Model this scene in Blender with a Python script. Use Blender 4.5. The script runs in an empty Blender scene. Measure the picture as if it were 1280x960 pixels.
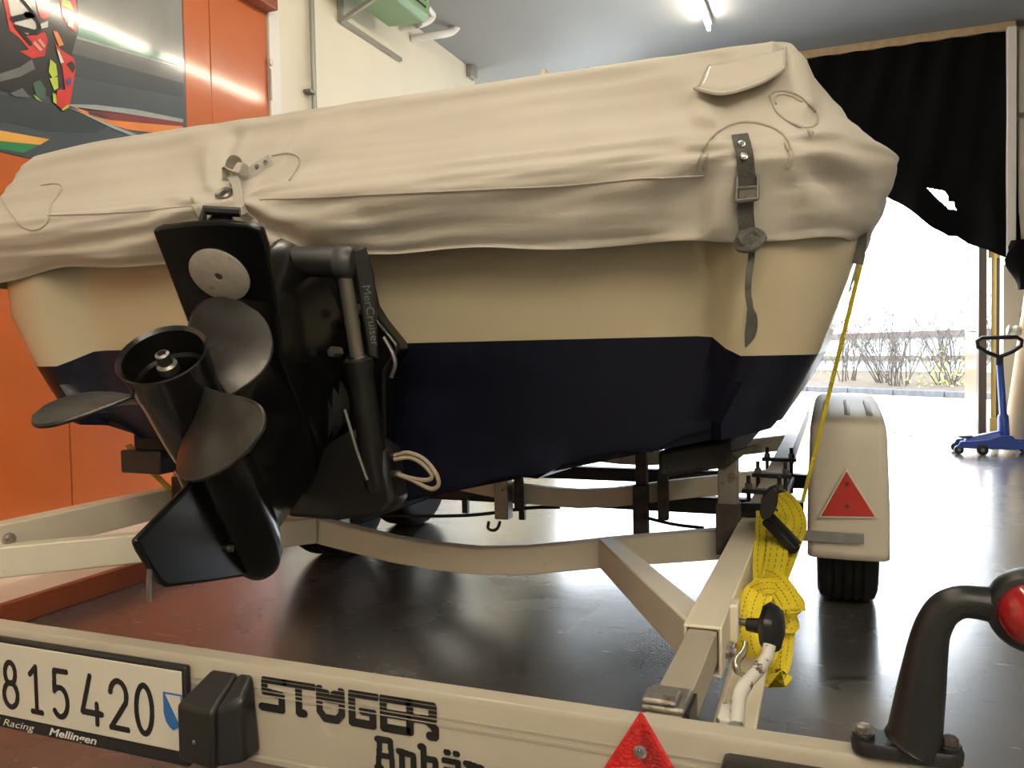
import bpy, bmesh, math, random
from mathutils import Vector as V, Matrix, noise
from mathutils.bvhtree import BVHTree
random.seed(7)
SC = bpy.context.scene
COL = SC.collection
pi, sin, cos = math.pi, math.sin, math.cos

# ------------------------------------------------------------------ camera
FPX, CH = 1020.0, .88
YAW, PITCH, ROLL = math.radians(21.5), math.atan(39/1020), math.atan(.0185)
cf = V((-sin(YAW)*cos(PITCH), cos(YAW)*cos(PITCH), -sin(PITCH)))
c_r0 = V((cos(YAW), sin(YAW), 0)); c_u0 = c_r0.cross(cf)
cr = c_r0*cos(ROLL)-c_u0*sin(ROLL); cu = c_u0*cos(ROLL)+c_r0*sin(ROLL)
CAMP = V((0, 0, CH))
cam = bpy.data.cameras.new('camera'); camo = bpy.data.objects.new('camera', cam); COL.objects.link(camo)
cam.sensor_width = 36; cam.lens = FPX/1280*36; cam.clip_start = .02; cam.clip_end = 200
camo.matrix_world = Matrix(((cr.x, cu.x, -cf.x, 0), (cr.y, cu.y, -cf.y, 0), (cr.z, cu.z, -cf.z, CH), (0, 0, 0, 1)))
SC.camera = camo
# ------------------------------------------------------------------ world, exposure
w = bpy.data.worlds.new('sky'); SC.world = w; w.use_nodes = True
bg = w.node_tree.nodes['Background']; bg.inputs[0].default_value = (.86, .93, 1, 1); bg.inputs[1].default_value = 6.2
SC.view_settings.view_transform = 'Standard'; SC.view_settings.look = 'None'
SC.view_settings.exposure = 0.52; SC.view_settings.gamma = 1
TUBE = 62.0   # strength of the fluorescent tubes
TUBE_COL = (1, .88, .70)

# ------------------------------------------------------------------ measuring helpers: line of sight through a photo pixel met with a real plane
def ray(px, py): return cf+cr*((px-640)/FPX)-cu*((py-480)/FPX)
def P(px, py, x=None, y=None, z=None):
    d = ray(px, py)
    t = x/d.x if x is not None else y/d.y if y is not None else (z-CH)/d.z
    return CAMP+d*t

# ------------------------------------------------------------------ mesh helpers
class MB:
    def __init__(s): s.v = []; s.f = []
    def add(s, vs, fs):
        n = len(s.v); s.v += [V(a) for a in vs]; s.f += [tuple(i+n for i in f) for f in fs]; return s
    def hexa(s, p):  # 8 points: bottom 0-3, top 4-7
        return s.add(p, [(0, 3, 2, 1), (4, 5, 6, 7), (0, 1, 5, 4), (1, 2, 6, 5), (2, 3, 7, 6), (3, 0, 4, 7)])
    def box(s, x0, x1, y0, y1, z0, z1):
        return s.hexa([(x0, y0, z0), (x1, y0, z0), (x1, y1, z0), (x0, y1, z0), (x0, y0, z1), (x1, y0, z1), (x1, y1, z1), (x0, y1, z1)])
    def beam(s, a, b, w_, h, up=(0, 0, 1)):
        a, b = V(a), V(b); d = (b-a).normalized(); sd = d.cross(V(up)).normalized(); u = sd.cross(d)
        q = []
        for uu in (-h/2, h/2):
            q += [a-sd*w_/2+u*uu, a+sd*w_/2+u*uu, b+sd*w_/2+u*uu, b-sd*w_/2+u*uu]
        return s.hexa(q)
    def loft(s, rings, cap=True, closed=True):
        n = len(rings[0]); vs = [p for r in rings for p in r]; fs = []
        for i in range(len(rings)-1):
            for j in range(n if closed else n-1):
                k = (j+1) % n; fs.append((i*n+j, i*n+k, (i+1)*n+k, (i+1)*n+j))
        if cap and closed:
            fs.append(tuple(range(n))[::-1]); fs.append(tuple((len(rings)-1)*n+j for j in range(n)))
        return s.add(vs, fs)
    def frames(s, path, up=None):
        path = [V(p) for p in path]; out = []; prev = None
        for i, p in enumerate(path):
            t = (path[min(i+1, len(path)-1)]-path[max(i-1, 0)]).normalized()
            ref = V(up) if up is not None else prev
            if ref is None or abs(ref.dot(t)) > .99: ref = V((0, 0, 1)) if abs(t.z) < .9 else V((1, 0, 0))
            sd = t.cross(ref).normalized(); u = sd.cross(t).normalized(); prev = u
            out.append((p, t, sd, u))
        return out
    def tube(s, path, r, n=10, up=None, sq=1.0):
        rings = []
        for i, (p, t, sd, u) in enumerate(s.frames(path, up)):
            rr = r[i] if isinstance(r, (list, tuple)) else r
            rings.append([p+sd*(rr*cos(2*pi*k/n))+u*(rr*sq*sin(2*pi*k/n)) for k in range(n)])
        return s.loft(rings)
    def sweep(s, path, prof, up=(0, 0, 1)):   # prof: closed (side, up) list
        return s.loft([[p+sd*a+u*b for a, b in prof] for p, t, sd, u in s.frames(path, up)])
    def lathe(s, prof, o, ax, n=24, cap=True):
        o, ax = V(o), V(ax).normalized(); a = ax.orthogonal().normalized(); b = ax.cross(a)
        return s.loft([[o+ax*h+a*(r*cos(2*pi*k/n))+b*(r*sin(2*pi*k/n)) for k in range(n)] for r, h in prof], cap)
    def prism(s, poly, vec):
        poly = [V(p) for p in poly]; vec = V(vec); n = len(poly)
        return s.add(poly+[p+vec for p in poly], [tuple(range(n))[::-1], tuple(range(n, 2*n))]+[(i, (i+1) % n, n+(i+1) % n, n+i) for i in range(n)])
    def grid(s, pts):
        m = len(pts[0]); return s.add([p for r in pts for p in r], [(i*m+j, i*m+j+1, (i+1)*m+j+1, (i+1)*m+j) for i in range(len(pts)-1) for j in range(m-1)])
    def ribbon(s, path, wd, wvec, th=.002):
        fr = s.frames(path, None); rings = []
        for i, (p, t, sd, u) in enumerate(fr):
            wv = V(wvec[i] if isinstance(wvec, list) else wvec); wv = (wv-t*wv.dot(t)).normalized(); nn = t.cross(wv)
            ww = wd[i] if isinstance(wd, (list, tuple)) else wd
            rings.append([p-wv*ww/2-nn*th/2, p+wv*ww/2-nn*th/2, p+wv*ww/2+nn*th/2, p-wv*ww/2+nn*th/2])
        return s.loft(rings)
    def sphere(s, c, r, n=12, m=8, sc=(1, 1, 1)):
        c = V(c); prof = [[c+V((r*sc[0]*sin(pi*i/m)*cos(2*pi*k/n), r*sc[1]*sin(pi*i/m)*sin(2*pi*k/n), r*sc[2]*cos(pi*i/m))) for k in range(n)] for i in range(1, m)]
        n0 = len(s.v); s.loft(prof, cap=True); return s
    def build(s, name, mt, parent=None, smooth=True, ang=.7, bevel=0, solid=0, sub=0, flip=True, seg=2):
        c = sum(s.v, V())/max(1, len(s.v))
        me = bpy.data.meshes.new(name); me.from_pydata([v-c for v in s.v], [], s.f)
        if flip:
            bm = bmesh.new(); bm.from_mesh(me); bmesh.ops.recalc_face_normals(bm, faces=bm.faces); bm.to_mesh(me); bm.free()
        if smooth:
            me.shade_smooth(); me.set_sharp_from_angle(angle=ang)
        me.materials.append(mt)
        o = bpy.data.objects.new(name, me); COL.objects.link(o); o.location = c
        if solid: m = o.modifiers.new('solid', 'SOLIDIFY'); m.thickness = solid; m.offset = 0
        if bevel: m = o.modifiers.new('bevel', 'BEVEL'); m.width = bevel; m.segments = seg; m.limit_method = 'ANGLE'; m.angle_limit = .6; m.harden_normals = False
        if sub: m = o.modifiers.new('sub', 'SUBSURF'); m.levels = m.render_levels = sub
        if parent is not None: adopt(o, parent)
        return o
def wloc(o):
    p = o.location.copy()
    if o.parent: p = o.matrix_parent_inverse @ p if False else p
    return p
WORLD = {}
def adopt(o, parent):
    o.parent = parent; o.matrix_parent_inverse = PM(parent).inverted()
def PM(o):  # world matrix without waiting for the depsgraph
    m = Matrix.Translation(o.location) @ o.rotation_euler.to_matrix().to_4x4()
    if o.parent: m = PM(o.parent) @ o.matrix_parent_inverse @ m
    return m
def tag(o, label, cat, group=None):
    o['label'] = label; o['category'] = cat
    if group: o['group'] = group
    return o
def thing(name, loc, label, cat, group=None):
    e = bpy.data.objects.new(name, None); COL.objects.link(e); e.location = loc; e.empty_display_size = .1
    return tag(e, label, cat, group)
def struct(o): o['kind'] = 'structure'; return o
def smoothstep(a, b, x): t = max(0, min(1, (x-a)/(b-a))); return t*t*(3-2*t)
def spline(pts, k=6):   # catmull-rom through points (Vectors)
    pts = [V(p) for p in pts]; q = [pts[0]*2-pts[1]]+pts+[pts[-1]*2-pts[-2]]; out = []
    for i in range(1, len(q)-2):
        for j in range(k):
            t = j/k; a, b, c, d = q[i-1:i+3]
            out.append(.5*((2*b)+(c-a)*t+(2*a-5*b+4*c-d)*t*t+(3*b-a-3*c+d)*t**3))
    return out+[pts[-1]]

# ------------------------------------------------------------------ materials
def mat(name, col, rough=.5, metal=0, var=0, vs=6, bump=0, bs=80, spec=.5, coat=0, trans=0, emit=0, alpha=1, sheen=0, rvar=0):
    m = bpy.data.materials.new(name); m.use_nodes = True; nt = m.node_tree; N = nt.nodes; L = nt.links; b = N['Principled BSDF']
    b.inputs['Base Color'].default_value = (*col, 1); b.inputs['Roughness'].default_value = rough; b.inputs['Metallic'].default_value = metal
    b.inputs['Specular IOR Level'].default_value = spec; b.inputs['Coat Weight'].default_value = coat; b.inputs['Coat Roughness'].default_value = .06
    b.inputs['Transmission Weight'].default_value = trans; b.inputs['Alpha'].default_value = alpha; b.inputs['Sheen Weight'].default_value = sheen
    tc = N.new('ShaderNodeTexCoord')
    if var or rvar:
        no = N.new('ShaderNodeTexNoise'); no.inputs['Scale'].default_value = vs; no.inputs['Detail'].default_value = 6; L.new(tc.outputs['Object'], no.inputs['Vector'])
        if var:
            mx = N.new('ShaderNodeMix'); mx.data_type = 'RGBA'
            mx.inputs['A'].default_value = (*[c*(1-var) for c in col], 1); mx.inputs['B'].default_value = (*[min(1, c*(1+var)) for c in col], 1)
            mr = N.new('ShaderNodeMapRange'); mr.inputs['From Min'].default_value = .3; mr.inputs['From Max'].default_value = .7; L.new(no.outputs['Fac'], mr.inputs['Value'])
            L.new(mr.outputs[0], mx.inputs['Factor']); L.new(mx.outputs['Result'], b.inputs['Base Color'])
        if rvar:
            mr2 = N.new('ShaderNodeMapRange'); mr2.inputs['From Min'].default_value = .3; mr2.inputs['From Max'].default_value = .7
            mr2.inputs['To Min'].default_value = max(0, rough-rvar); mr2.inputs['To Max'].default_value = rough+rvar
            L.new(no.outputs['Fac'], mr2.inputs['Value']); L.new(mr2.outputs[0], b.inputs['Roughness'])
    if bump:
        n2 = N.new('ShaderNodeTexNoise'); n2.inputs['Scale'].default_value = bs; n2.inputs['Detail'].default_value = 4; L.new(tc.outputs['Object'], n2.inputs['Vector'])
        bp = N.new('ShaderNodeBump'); bp.inputs['Strength'].default_value = bump; bp.inputs['Distance'].default_value = .01; L.new(n2.outputs['Fac'], bp.inputs['Height']); L.new(bp.outputs[0], b.inputs['Normal'])
    if emit: b.inputs['Emission Color'].default_value = (*col, 1); b.inputs['Emission Strength'].default_value = emit
    return m
def wear(m, col2, scale=14, lo=.62, hi=.68, rough2=.7):   # chips / stains of a second colour
    nt = m.node_tree; N = nt.nodes; L = nt.links; b = N['Principled BSDF']
    no = N.new('ShaderNodeTexNoise'); no.inputs['Scale'].default_value = scale; no.inputs['Detail'].default_value = 8; no.inputs['Roughness'].default_value = .65
    tc = N.new('ShaderNodeTexCoord'); L.new(tc.outputs['Object'], no.inputs['Vector'])
    mr = N.new('ShaderNodeMapRange'); mr.inputs['From Min'].default_value = lo; mr.inputs['From Max'].default_value = hi; L.new(no.outputs['Fac'], mr.inputs['Value'])
    mx = N.new('ShaderNodeMix'); mx.data_type = 'RGBA'; L.new(mr.outputs[0], mx.inputs['Factor'])
    src = b.inputs['Base Color'].links[0].from_socket if b.inputs['Base Color'].links else None
    if src: L.new(src, mx.inputs['A'])
    else: mx.inputs['A'].default_value = b.inputs['Base Color'].default_value
    mx.inputs['B'].default_value = (*col2, 1); L.new(mx.outputs['Result'], b.inputs['Base Color'])
    return m
M = {}
M['wall'] = mat('wall_paint', (.80, .74, .60), .55, var=.03, vs=2, bump=.05, bs=120)
M['wallg'] = mat('grey_workshop_wall', (.36, .35, .33), .6, var=.05, vs=2)
M['ceil'] = mat('ceiling_paint', (.28, .287, .29), .6, var=.02, vs=2)
M['orange'] = mat('orange_panel', (.53, .12, .019), .4, var=.05, vs=3, spec=.3, coat=.7)
M['orange'].node_tree.nodes['Principled BSDF'].inputs['Coat Roughness'].default_value = .10
M['cream'] = mat('cream_gelcoat', (.52, .45, .305), .24, var=.03, vs=3, coat=.3)
M['anti'] = wear(mat('dark_antifouling', (.005, .006, .013), .33, var=.3, vs=4, bump=.03, bs=200, spec=.25), (.012, .014, .03), 5, .5, .7)
M['cover'] = mat('cover_canvas', (.58, .54, .46), .62, var=.05, vs=2.5, bump=.12, bs=420, sheen=.1)
_m = M['cover']; _t = _m.node_tree; _b = [n for n in _t.nodes if n.type == 'BUMP'][0]
_c = _t.nodes.new('ShaderNodeTexCoord'); _p = _t.nodes.new('ShaderNodeMapping'); _p.inputs['Scale'].default_value = (1.6, 1.6, 9); _p.inputs['Rotation'].default_value = (0, .08, 0)
_n = _t.nodes.new('ShaderNodeTexNoise'); _n.inputs['Scale'].default_value = 1.25; _n.inputs['Detail'].default_value = 1.5; _n.inputs['Distortion'].default_value = .6
_q = _t.nodes.new('ShaderNodeBump'); _q.inputs['Strength'].default_value = .45; _q.inputs['Distance'].default_value = .02
_t.links.new(_c.outputs['Object'], _p.inputs[0]); _t.links.new(_p.outputs[0], _n.inputs[0]); _t.links.new(_n.outputs['Fac'], _q.inputs['Height']); _t.links.new(_q.outputs[0], _b.inputs['Normal'])
M['vinyl'] = mat('glossy_vinyl_flap', (.66, .62, .54), .16, spec=.6, coat=.4)
M['seam'] = mat('seam_thread', (.48, .44, .37), .6)
M['strapg'] = mat('grey_webbing', (.10, .097, .085), .75, bump=.4, bs=300)
M['strapl'] = mat('pale_grey_webbing', (.52, .50, .45), .7, bump=.4, bs=300)
M['frame'] = wear(mat('cream_frame_paint', (.84, .77, .61), .42, var=.05, vs=5, bump=.03, bs=60), (.30, .24, .17), 22, .70, .74)
M['bar'] = wear(mat('scuffed_alu_bar', (.42, .38, .30), .36, var=.06, vs=7, bump=.03, bs=90), (.45, .40, .33), 18, .64, .7)
M['galv'] = wear(mat('galvanised_steel', (.34, .32, .28), .45, metal=.7, var=.2, vs=20), (.10, .06, .04), 26, .55, .66)
M['rust'] = wear(mat('rusty_dark_steel', (.075, .06, .05), .7, metal=.2, var=.4, vs=30), (.20, .15, .10), 30, .62, .7)
M['black'] = mat('black_gloss_paint', (.005, .005, .005), .22, var=.2, vs=6, spec=.35)
M['blackm'] = mat('black_satin', (.010, .010, .0095), .42, var=.2, vs=9)
M['plastic'] = mat('black_plastic', (.013, .013, .013), .38, bump=.05, bs=300)
M['rubber'] = mat('tyre_rubber', (.012, .012, .012), .7, var=.3, vs=30, bump=.1, bs=120)
M['prop'] = wear(mat('worn_propeller_metal', (.05, .046, .042), .3, metal=.6, var=.35, vs=14, bump=.03, bs=60), (.17, .15, .14), 9, .6, .72)
M['hubm'] = mat('propeller_hub_paint', (.009, .0085, .008), .26, var=.3, vs=12, coat=.2)
M['anode'] = wear(mat('zinc_anode', (.42, .385, .33), .7, metal=.2, var=.15, vs=30, bump=.15, bs=90), (.20, .18, .15), 24, .6, .7)
M['steel'] = mat('bright_steel', (.55, .54, .52), .25, metal=1)
M['dsteel'] = mat('dull_steel', (.22, .21, .19), .4, metal=.9, var=.2, vs=30)
M['rod'] = mat('grey_ram_rod', (.20, .185, .15), .32, metal=.6)
M['grey'] = mat('grey_text', (.15, .145, .13), .6)
M['hose'] = mat('tan_hose', (.34, .28, .20), .5)
M['floor'] = None
M['yellow'] = mat('yellow_webbing', (.88, .70, .03), .65, var=.12, vs=14, bump=.5, bs=250)
M['ystitch'] = mat('dark_stitching', (.10, .09, .02), .8)
M['red'] = mat('red_reflector', (.62, .012, .010), .12, var=.12, vs=60, bump=.5, bs=260, coat=.5)
M['redf'] = mat('red_flat_reflector', (.60, .035, .022), .2, coat=.4)
M['redlens'] = mat('red_lens', (.42, .012, .015), .08, trans=.25, coat=.6)
M['white'] = mat('white_paint', (.82, .80, .75), .45)
M['plate'] = mat('plate_white', (.68, .64, .54), .35)
M['ink'] = mat('black_print', (.010, .009, .009), .5)
M['blue'] = mat('blue_print', (.03, .14, .42), .4)
M['mud'] = mat('cream_mudguard', (.85, .78, .63), .45, var=.03, vs=4)
M['tape'] = mat('silver_tape', (.36, .36, .35), .35, metal=.5, var=.15, vs=30)
M['curtain'] = mat('black_curtain', (.003, .003, .0035), .9, bump=.2, bs=300, spec=.15)
M['wood'] = mat('pale_wood', (.50, .36, .22), .6, var=.12, vs=14)
M['green'] = mat('green_enamel', (.20, .33, .17), .4)
M['pipe'] = mat('white_pipe', (.80, .78, .74), .4)
M['pole'] = mat('grey_conduit', (.36, .34, .30), .4, metal=.4)
M['jack'] = mat('blue_enamel', (.02, .075, .42), .3, coat=.3)
M['card'] = mat('cardboard_roll', (.62, .47, .31), .75, var=.05, vs=5)
M['glass'] = mat('clear_glass', (.95, .98, 1), .02, trans=1, spec=.4)
M['brown'] = mat('dark_brown_post', (.055, .035, .022), .4)
M['brass'] = mat('ochre_rod', (.42, .29, .07), .4)
M['concrete'] = mat('pale_concrete', (.62, .62, .60), .8, var=.06, vs=2)
M['kerb'] = mat('dark_kerb_stone', (.085, .085, .09), .8, var=.2, vs=9)
M['soil'] = mat('leafy_soil', (.10, .075, .05), .9, var=.4, vs=14, bump=.5, bs=20)
M['bark'] = mat('grey_bark', (.10, .08, .065), .85, var=.3, vs=9)
M['leafy'] = mat('yellow_green_leaf', (.50, .50, .12), .6, var=.2, vs=9)
M['leafd'] = mat('dry_brown_leaf', (.15, .09, .05), .7)
M['fence'] = mat('weathered_rail', (.13, .11, .10), .8, var=.2, vs=7)
M['fencep'] = mat('pale_blue_panel', (.55, .62, .66), .6, var=.06, vs=3)
M['redwood'] = wear(mat('red_edge_paint', (.33, .085, .035), .4, var=.1, vs=5), (.24, .06, .03), 8, .6, .7)
M['tube'] = mat('lit_tube', TUBE_COL, .5, emit=TUBE)
# poster print colours
for k, c in dict(tarmac=(.055, .072, .085), tarmac2=(.035, .045, .055), band=(.10, .11, .105), silver=(.26, .26, .245), gstripe=(.02, .20, .12), paleline=(.35, .38, .38), red=(.62, .03, .02), blk=(.009, .009, .009), wht=(.72, .70, .64), lime=(.50, .62, .06), org=(.80, .25, .05), maroon=(.22, .03, .03), yel=(.80, .42, .08), grn=(.03, .22, .08), gry=(.13, .13, .13), dgreen=(.05, .12, .08), pblue=(.04, .05, .25), pink=(.75, .3, .25)).items():
    M['p_'+k] = mat('print_'+k, c, .4, var=.1, vs=5, spec=.4, coat=1)
    M['p_'+k].node_tree.nodes['Principled BSDF'].inputs['Coat Roughness'].default_value = .10
# floor: grey epoxy with scuffs, scratches and dirt
fm = mat('grey_epoxy_floor', (.20, .195, .185), .2); M['floor'] = fm
nt = fm.node_tree; N = nt.nodes; L = nt.links; b = N['Principled BSDF']; tc = N.new('ShaderNodeTexCoord')
def fnoise(scale, det, stretch=None, rot=0):
    n = N.new('ShaderNodeTexNoise'); n.inputs['Scale'].default_value = scale; n.inputs['Detail'].default_value = det
    if stretch:
        mp = N.new('ShaderNodeMapping'); mp.inputs['Scale'].default_value = stretch; mp.inputs['Rotation'].default_value = (0, 0, rot); L.new(tc.outputs['Object'], mp.inputs[0]); L.new(mp.outputs[0], n.inputs[0])
    else: L.new(tc.outputs['Object'], n.inputs[0])
    return n.outputs['Fac']
def mrange(sock, a, b_, c, d):
    m = N.new('ShaderNodeMapRange'); m.inputs[1].default_value = a; m.inputs[2].default_value = b_; m.inputs[3].default_value = c; m.inputs[4].default_value = d; L.new(sock, m.inputs[0]); return m.outputs[0]
def fmix(fac, A, B):
    m = N.new('ShaderNodeMix'); m.data_type = 'RGBA'; L.new(fac, m.inputs['Factor'])
    for s_, q in (('A', A), ('B', B)):
        if isinstance(q, tuple): m.inputs[s_].default_value = (*q, 1)
        else: L.new(q, m.inputs[s_])
    return m.outputs['Result']
c1 = fmix(mrange(fnoise(.9, 5), .35, .65, 0, 1), (.10, .098, .094), (.15, .148, .145))
c2 = fmix(mrange(fnoise(5, 9, (1, 3.2, 1), .3), .66, .70, 0, 1), c1, (.05, .047, .043))
c3 = fmix(mrange(fnoise(9, 6, (1, 9, 1), 1.0), .70, .72, 0, .8), c2, (.42, .42, .41))
L.new(c3, b.inputs['Base Color']); b.inputs['Coat Weight'].default_value = .9; b.inputs['Coat Roughness'].default_value = .2
L.new(mrange(fnoise(2.2, 7), .3, .7, .18, .32), b.inputs['Roughness'])
bp = N.new('ShaderNodeBump'); bp.inputs['Strength'].default_value = .10; bp.inputs['Distance'].default_value = .012; L.new(fnoise(9, 8), bp.inputs['Height']); L.new(bp.outputs[0], b.inputs['Normal'])

# ================================================================== THE ROOM
WX, CZ, FY = -3.4, 3.76, 8.7
floor = struct(MB().box(-5.5, 5.0, -4.6, 9.3, -.12, 0).build('floor', M['floor']))
ceiling = struct(MB().box(-5.5, 5.0, -4.6, 8.9, CZ, CZ+.12).build('ceiling', M['ceil']))
wall_left = struct(MB().box(WX-.12, WX, -4.6, 7.75, 0, CZ).build('wall_left', M['wall']))
struct(MB().box(-5.5, WX-.12, 7.65, 7.75, 0, CZ).build('wall_return', M['wall']))
struct(MB().box(5.0, 5.12, -4.6, 8.9, 0, CZ).build('wall_right', M['wallg']))
struct(MB().box(WX-.12, 5.0, -4.72, -4.6, 0, CZ).build('wall_back', M['wallg']))
wf = MB().box(1.47, 5.0, 8.72, 8.9, 0, CZ); wf.box(-5.5, -2.9, 8.72, 8.9, 0, CZ); wf.box(-2.9, 1.47, 8.72, 8.9, 3.45, CZ)
struct(wf.build('wall_far', M['wall']))
jm = MB().box(1.455, 1.53, 8.50, 8.72, 1.6, CZ-.06); struct(jm.build('trim_1', M['white'], bevel=.008))
jm = MB().box(1.56, 2.6, 8.60, 8.72, 2.95, CZ-.06); jm.box(1.56, 2.6, 8.58, 8.72, 1.7, 2.9); struct(jm.build('trim_2', M['wall'], bevel=.01))
struct(MB().box(-1.9, 1.53, 8.54, 8.72, CZ-.075, CZ).build('trim_3', M['wood'], bevel=.006))
# raised plinth along the left wall: pale top, red edge
pl = struct(MB().box(WX, -2.575, -1.0, 6.2, 0, .078).build('wall_plinth', M['frame'], bevel=.004)); 
rb = MB().box(-2.575, -2.545, -1.0, 6.2, 0, .082).build('plinth_edging', M['redwood'], pl, bevel=.004)
# orange panels on the left wall (parts of the wall)
def wallpoly(name, m, pix, off, parent, x=WX):
    pts = [P(a, c, x=x) for a, c in pix]
    return MB().prism([V((x+off, p.y, p.z)) for p in pts], (-.004, 0, 0)).build(name, m, parent, smooth=False)
ORT = 3.32
for y0, y1, z0, z1 in ((-.6, .94, .08, 1.80), (.945, 1.89, .08, 1.80), (1.895, 2.832, .08, 1.80), (2.838, 3.665, .08, 1.80), (3.67, 3.875, .08, ORT), (3.879, 4.40, .08, ORT)):
    MB().box(WX, WX+.014, y0, y1, z0, z1).build('wall_panel', M['orange'], wall_left, bevel=.003)
tr = MB().box(WX, WX+.03, 4.405, 4.52, .08, CZ); trim = struct(tr.build('trim_4', M['white'], bevel=.006))
for (a, c) in ((339, 8), (338, 78)):
    p = P(a, c, x=WX+.03); MB().lathe([(.0, .012), (.02, .012), (.024, 0)], p, (1, 0, 0), 12).build('screw_cap', M['plate'], trim)
p = P(338, 98, x=WX+.03); MB().box(WX+.03, WX+.034, p.y-.008, p.y+.008, p.z-.14, p.z+.06).build('cable_slot', M['pole'], trim)
bx = MB().box(WX+.0145, WX+.11, 4.02, 4.40, 3.09, 3.17); bx.box(WX+.0145, WX+.09, 3.95, 4.40, 3.17, 3.19)
tag(bx.build('wall_box', mat('brown_box', (.30, .075, .03), .5), bevel=.005), 'small brown box ledge at the top of the tall orange panel', 'ledge')
# ---- racing poster
po = thing('racing_poster', (WX, 3.0, 1.86), 'large glossy poster of a racing motorcycle with number 72 on a dark track', 'poster')
PB = WX+.02
def pz(px, py): return P(px, py, x=WX+.02)
base = MB().box(WX+.001, WX+.018, .9, 3.662, 1.80, 3.55).build('print_sheet', M['p_tarmac'], po)
def pp(name, m, pix, lvl=1):
    o = WX+.018+.0012*lvl
    return MB().prism([V((o, max(.91, min(p.y, 3.66)), max(1.81, min(3.54, p.z)))) for p in (P(a, c, x=o) for a, c in pix)], (-.001, 0, 0)).build(name, M['p_'+m], po, smooth=False)
R_ = 229
pp('silver_band', 'silver', [(-420, -420), (R_, -140), (R_, 76), (95, 33), (-420, -160)])
pp('green_stripe', 'gstripe', [(-420, -160), (95, 33), (R_, 74), (R_, 84), (95, 45), (-420, -135)], 2)
pp('pale_line', 'paleline', [(-420, -135), (95, 45), (R_, 83), (R_, 86), (95, 48), (-420, -130)], 2)
pp('barrier_band', 'band', [(-420, -130), (95, 48), (R_, 86), (R_, 104), (95, 68), (-420, -100)], 1)
pp('shadow_band', 'tarmac2', [(-420, -100), (95, 68), (R_, 104), (R_, 122), (95, 95), (-420, -20)], 1)
pp('dark_strip', 'tarmac2', [(-300, 60), (0, 118), (80, 133), (140, 155), (120, 166), (60, 165), (0, 150), (-300, 110)], 1)
pp('pale_curb_line', 'paleline', [(78, 130), (120, 131), (170, 137), (229, 149), (229, 153), (160, 143), (100, 136)], 3)
pp('orange_curb', 'org', [(88, 132), (150, 139), (229, 152), (229, 170), (160, 162), (120, 150)], 2)
pp('maroon_curb', 'maroon', [(95, 134), (150, 141), (229, 153), (229, 158), (170, 153), (138, 150)], 3)
pp('dark_curb', 'tarmac2', [(110, 139), (137, 146), (133, 149), (112, 143)], 4)
pp('pale_edge_line', 'paleline', [(84, 133), (150, 160), (190, 175), (180, 176), (140, 160)], 4)
pp('yellow_band', 'yel', [(-300, 90), (0, 163), (62, 174), (50, 181), (0, 176), (-300, 110)], 2)
pp('green_band', 'grn', [(-300, 110), (0, 176), (50, 181), (30, 191), (0, 187), (-300, 125)], 2)
# motorcycle and rider print
pp('wheel_print', 'blk', [(-40, 40), (0, 45), (22, 60), (30, 80), (22, 96), (0, 100), (-40, 90)], 5)
pp('bike_body_print', 'blk', [(-20, -30), (96, -30), (98, 40), (90, 66), (92, 100), (60, 120), (30, 118), (0, 112), (-20, 90)], 4)
pp('grey_print', 'gry', [(0, 92), (25, 84), (40, 74), (44, 86), (25, 96), (0, 102)], 6)
pp('grey_print', 'gry', [(12, 117), (28, 110), (38, 122), (20, 121)], 6)
pp('red_print', 'red', [(2, -10), (12, -10), (14, 10), (18, 32), (33, 45), (56, 40), (60, 50), (56, 70), (40, 73), (25, 64), (36, 62), (25, 48), (12, 38), (8, 18)], 6)
pp('white_print', 'wht', [(12, -12), (26, -6), (38, 6), (45, 22), (46, 40), (34, 43), (20, 34), (13, 16), (10, 0)], 7)
pp('red_print', 'red', [(44, 0), (62, -12), (64, 18), (56, 24), (50, 22)], 6)
pp('grey_print', 'wht', [(50, 30), (60, 26), (60, 34), (52, 36)], 7)
pp('red_print', 'red', [(74, -10), (94, -10), (97, 28), (95, 40), (86, 34), (78, 20)], 6)
pp('white_print', 'wht', [(86, 12), (93, 16), (92, 36), (85, 32)], 7)
pp('lime_print', 'lime', [(78, -4), (88, 2), (93, 14), (88, 12), (78, 6)], 7)
pp('red_print', 'org', [(66, 38), (72, 40), (80, 56), (74, 58)], 7)
pp('red_print', 'red', [(69, 54), (76, 62), (92, 72), (95, 84), (91, 110), (87, 132), (78, 137), (70, 130), (72, 112), (82, 112), (78, 84)], 6)
pp('white_print', 'wht', [(71, 61), (74, 64), (80, 78), (76, 79)], 8)
pp('black_print', 'blk', [(83, 80), (90, 76), (95, 84), (91, 91)], 8)
pp('blue_print', 'pblue', [(83, 99), (89, 97), (89, 105), (84, 106)], 8)
pp('lime_print', 'lime', [(63, 74), (70, 80), (72, 94), (66, 98), (61, 90)], 7)
pp('lime_print', 'lime', [(62, 98), (72, 96), (73, 110), (68, 113)], 7)
pp('lime_print', 'lime', [(66, 116), (70, 118), (71, 130), (67, 128)], 7)
pp('lime_print', 'lime', [(77, 137), (86, 130), (86, 134), (79, 138)], 8)
pp('boot_print', 'dgreen', [(41, 104), (50, 100), (58, 112), (56, 124), (46, 122)], 6)
pp('lime_print', 'lime', [(42, 118), (47, 122), (53, 127), (46, 124)], 7)
pp('pink_print', 'pink', [(41, 54), (44, 51), (54, 62), (50, 64)], 8)
pp('pink_print', 'pink', [(47, 50), (50, 48), (57, 57), (55, 60)], 8)

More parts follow.
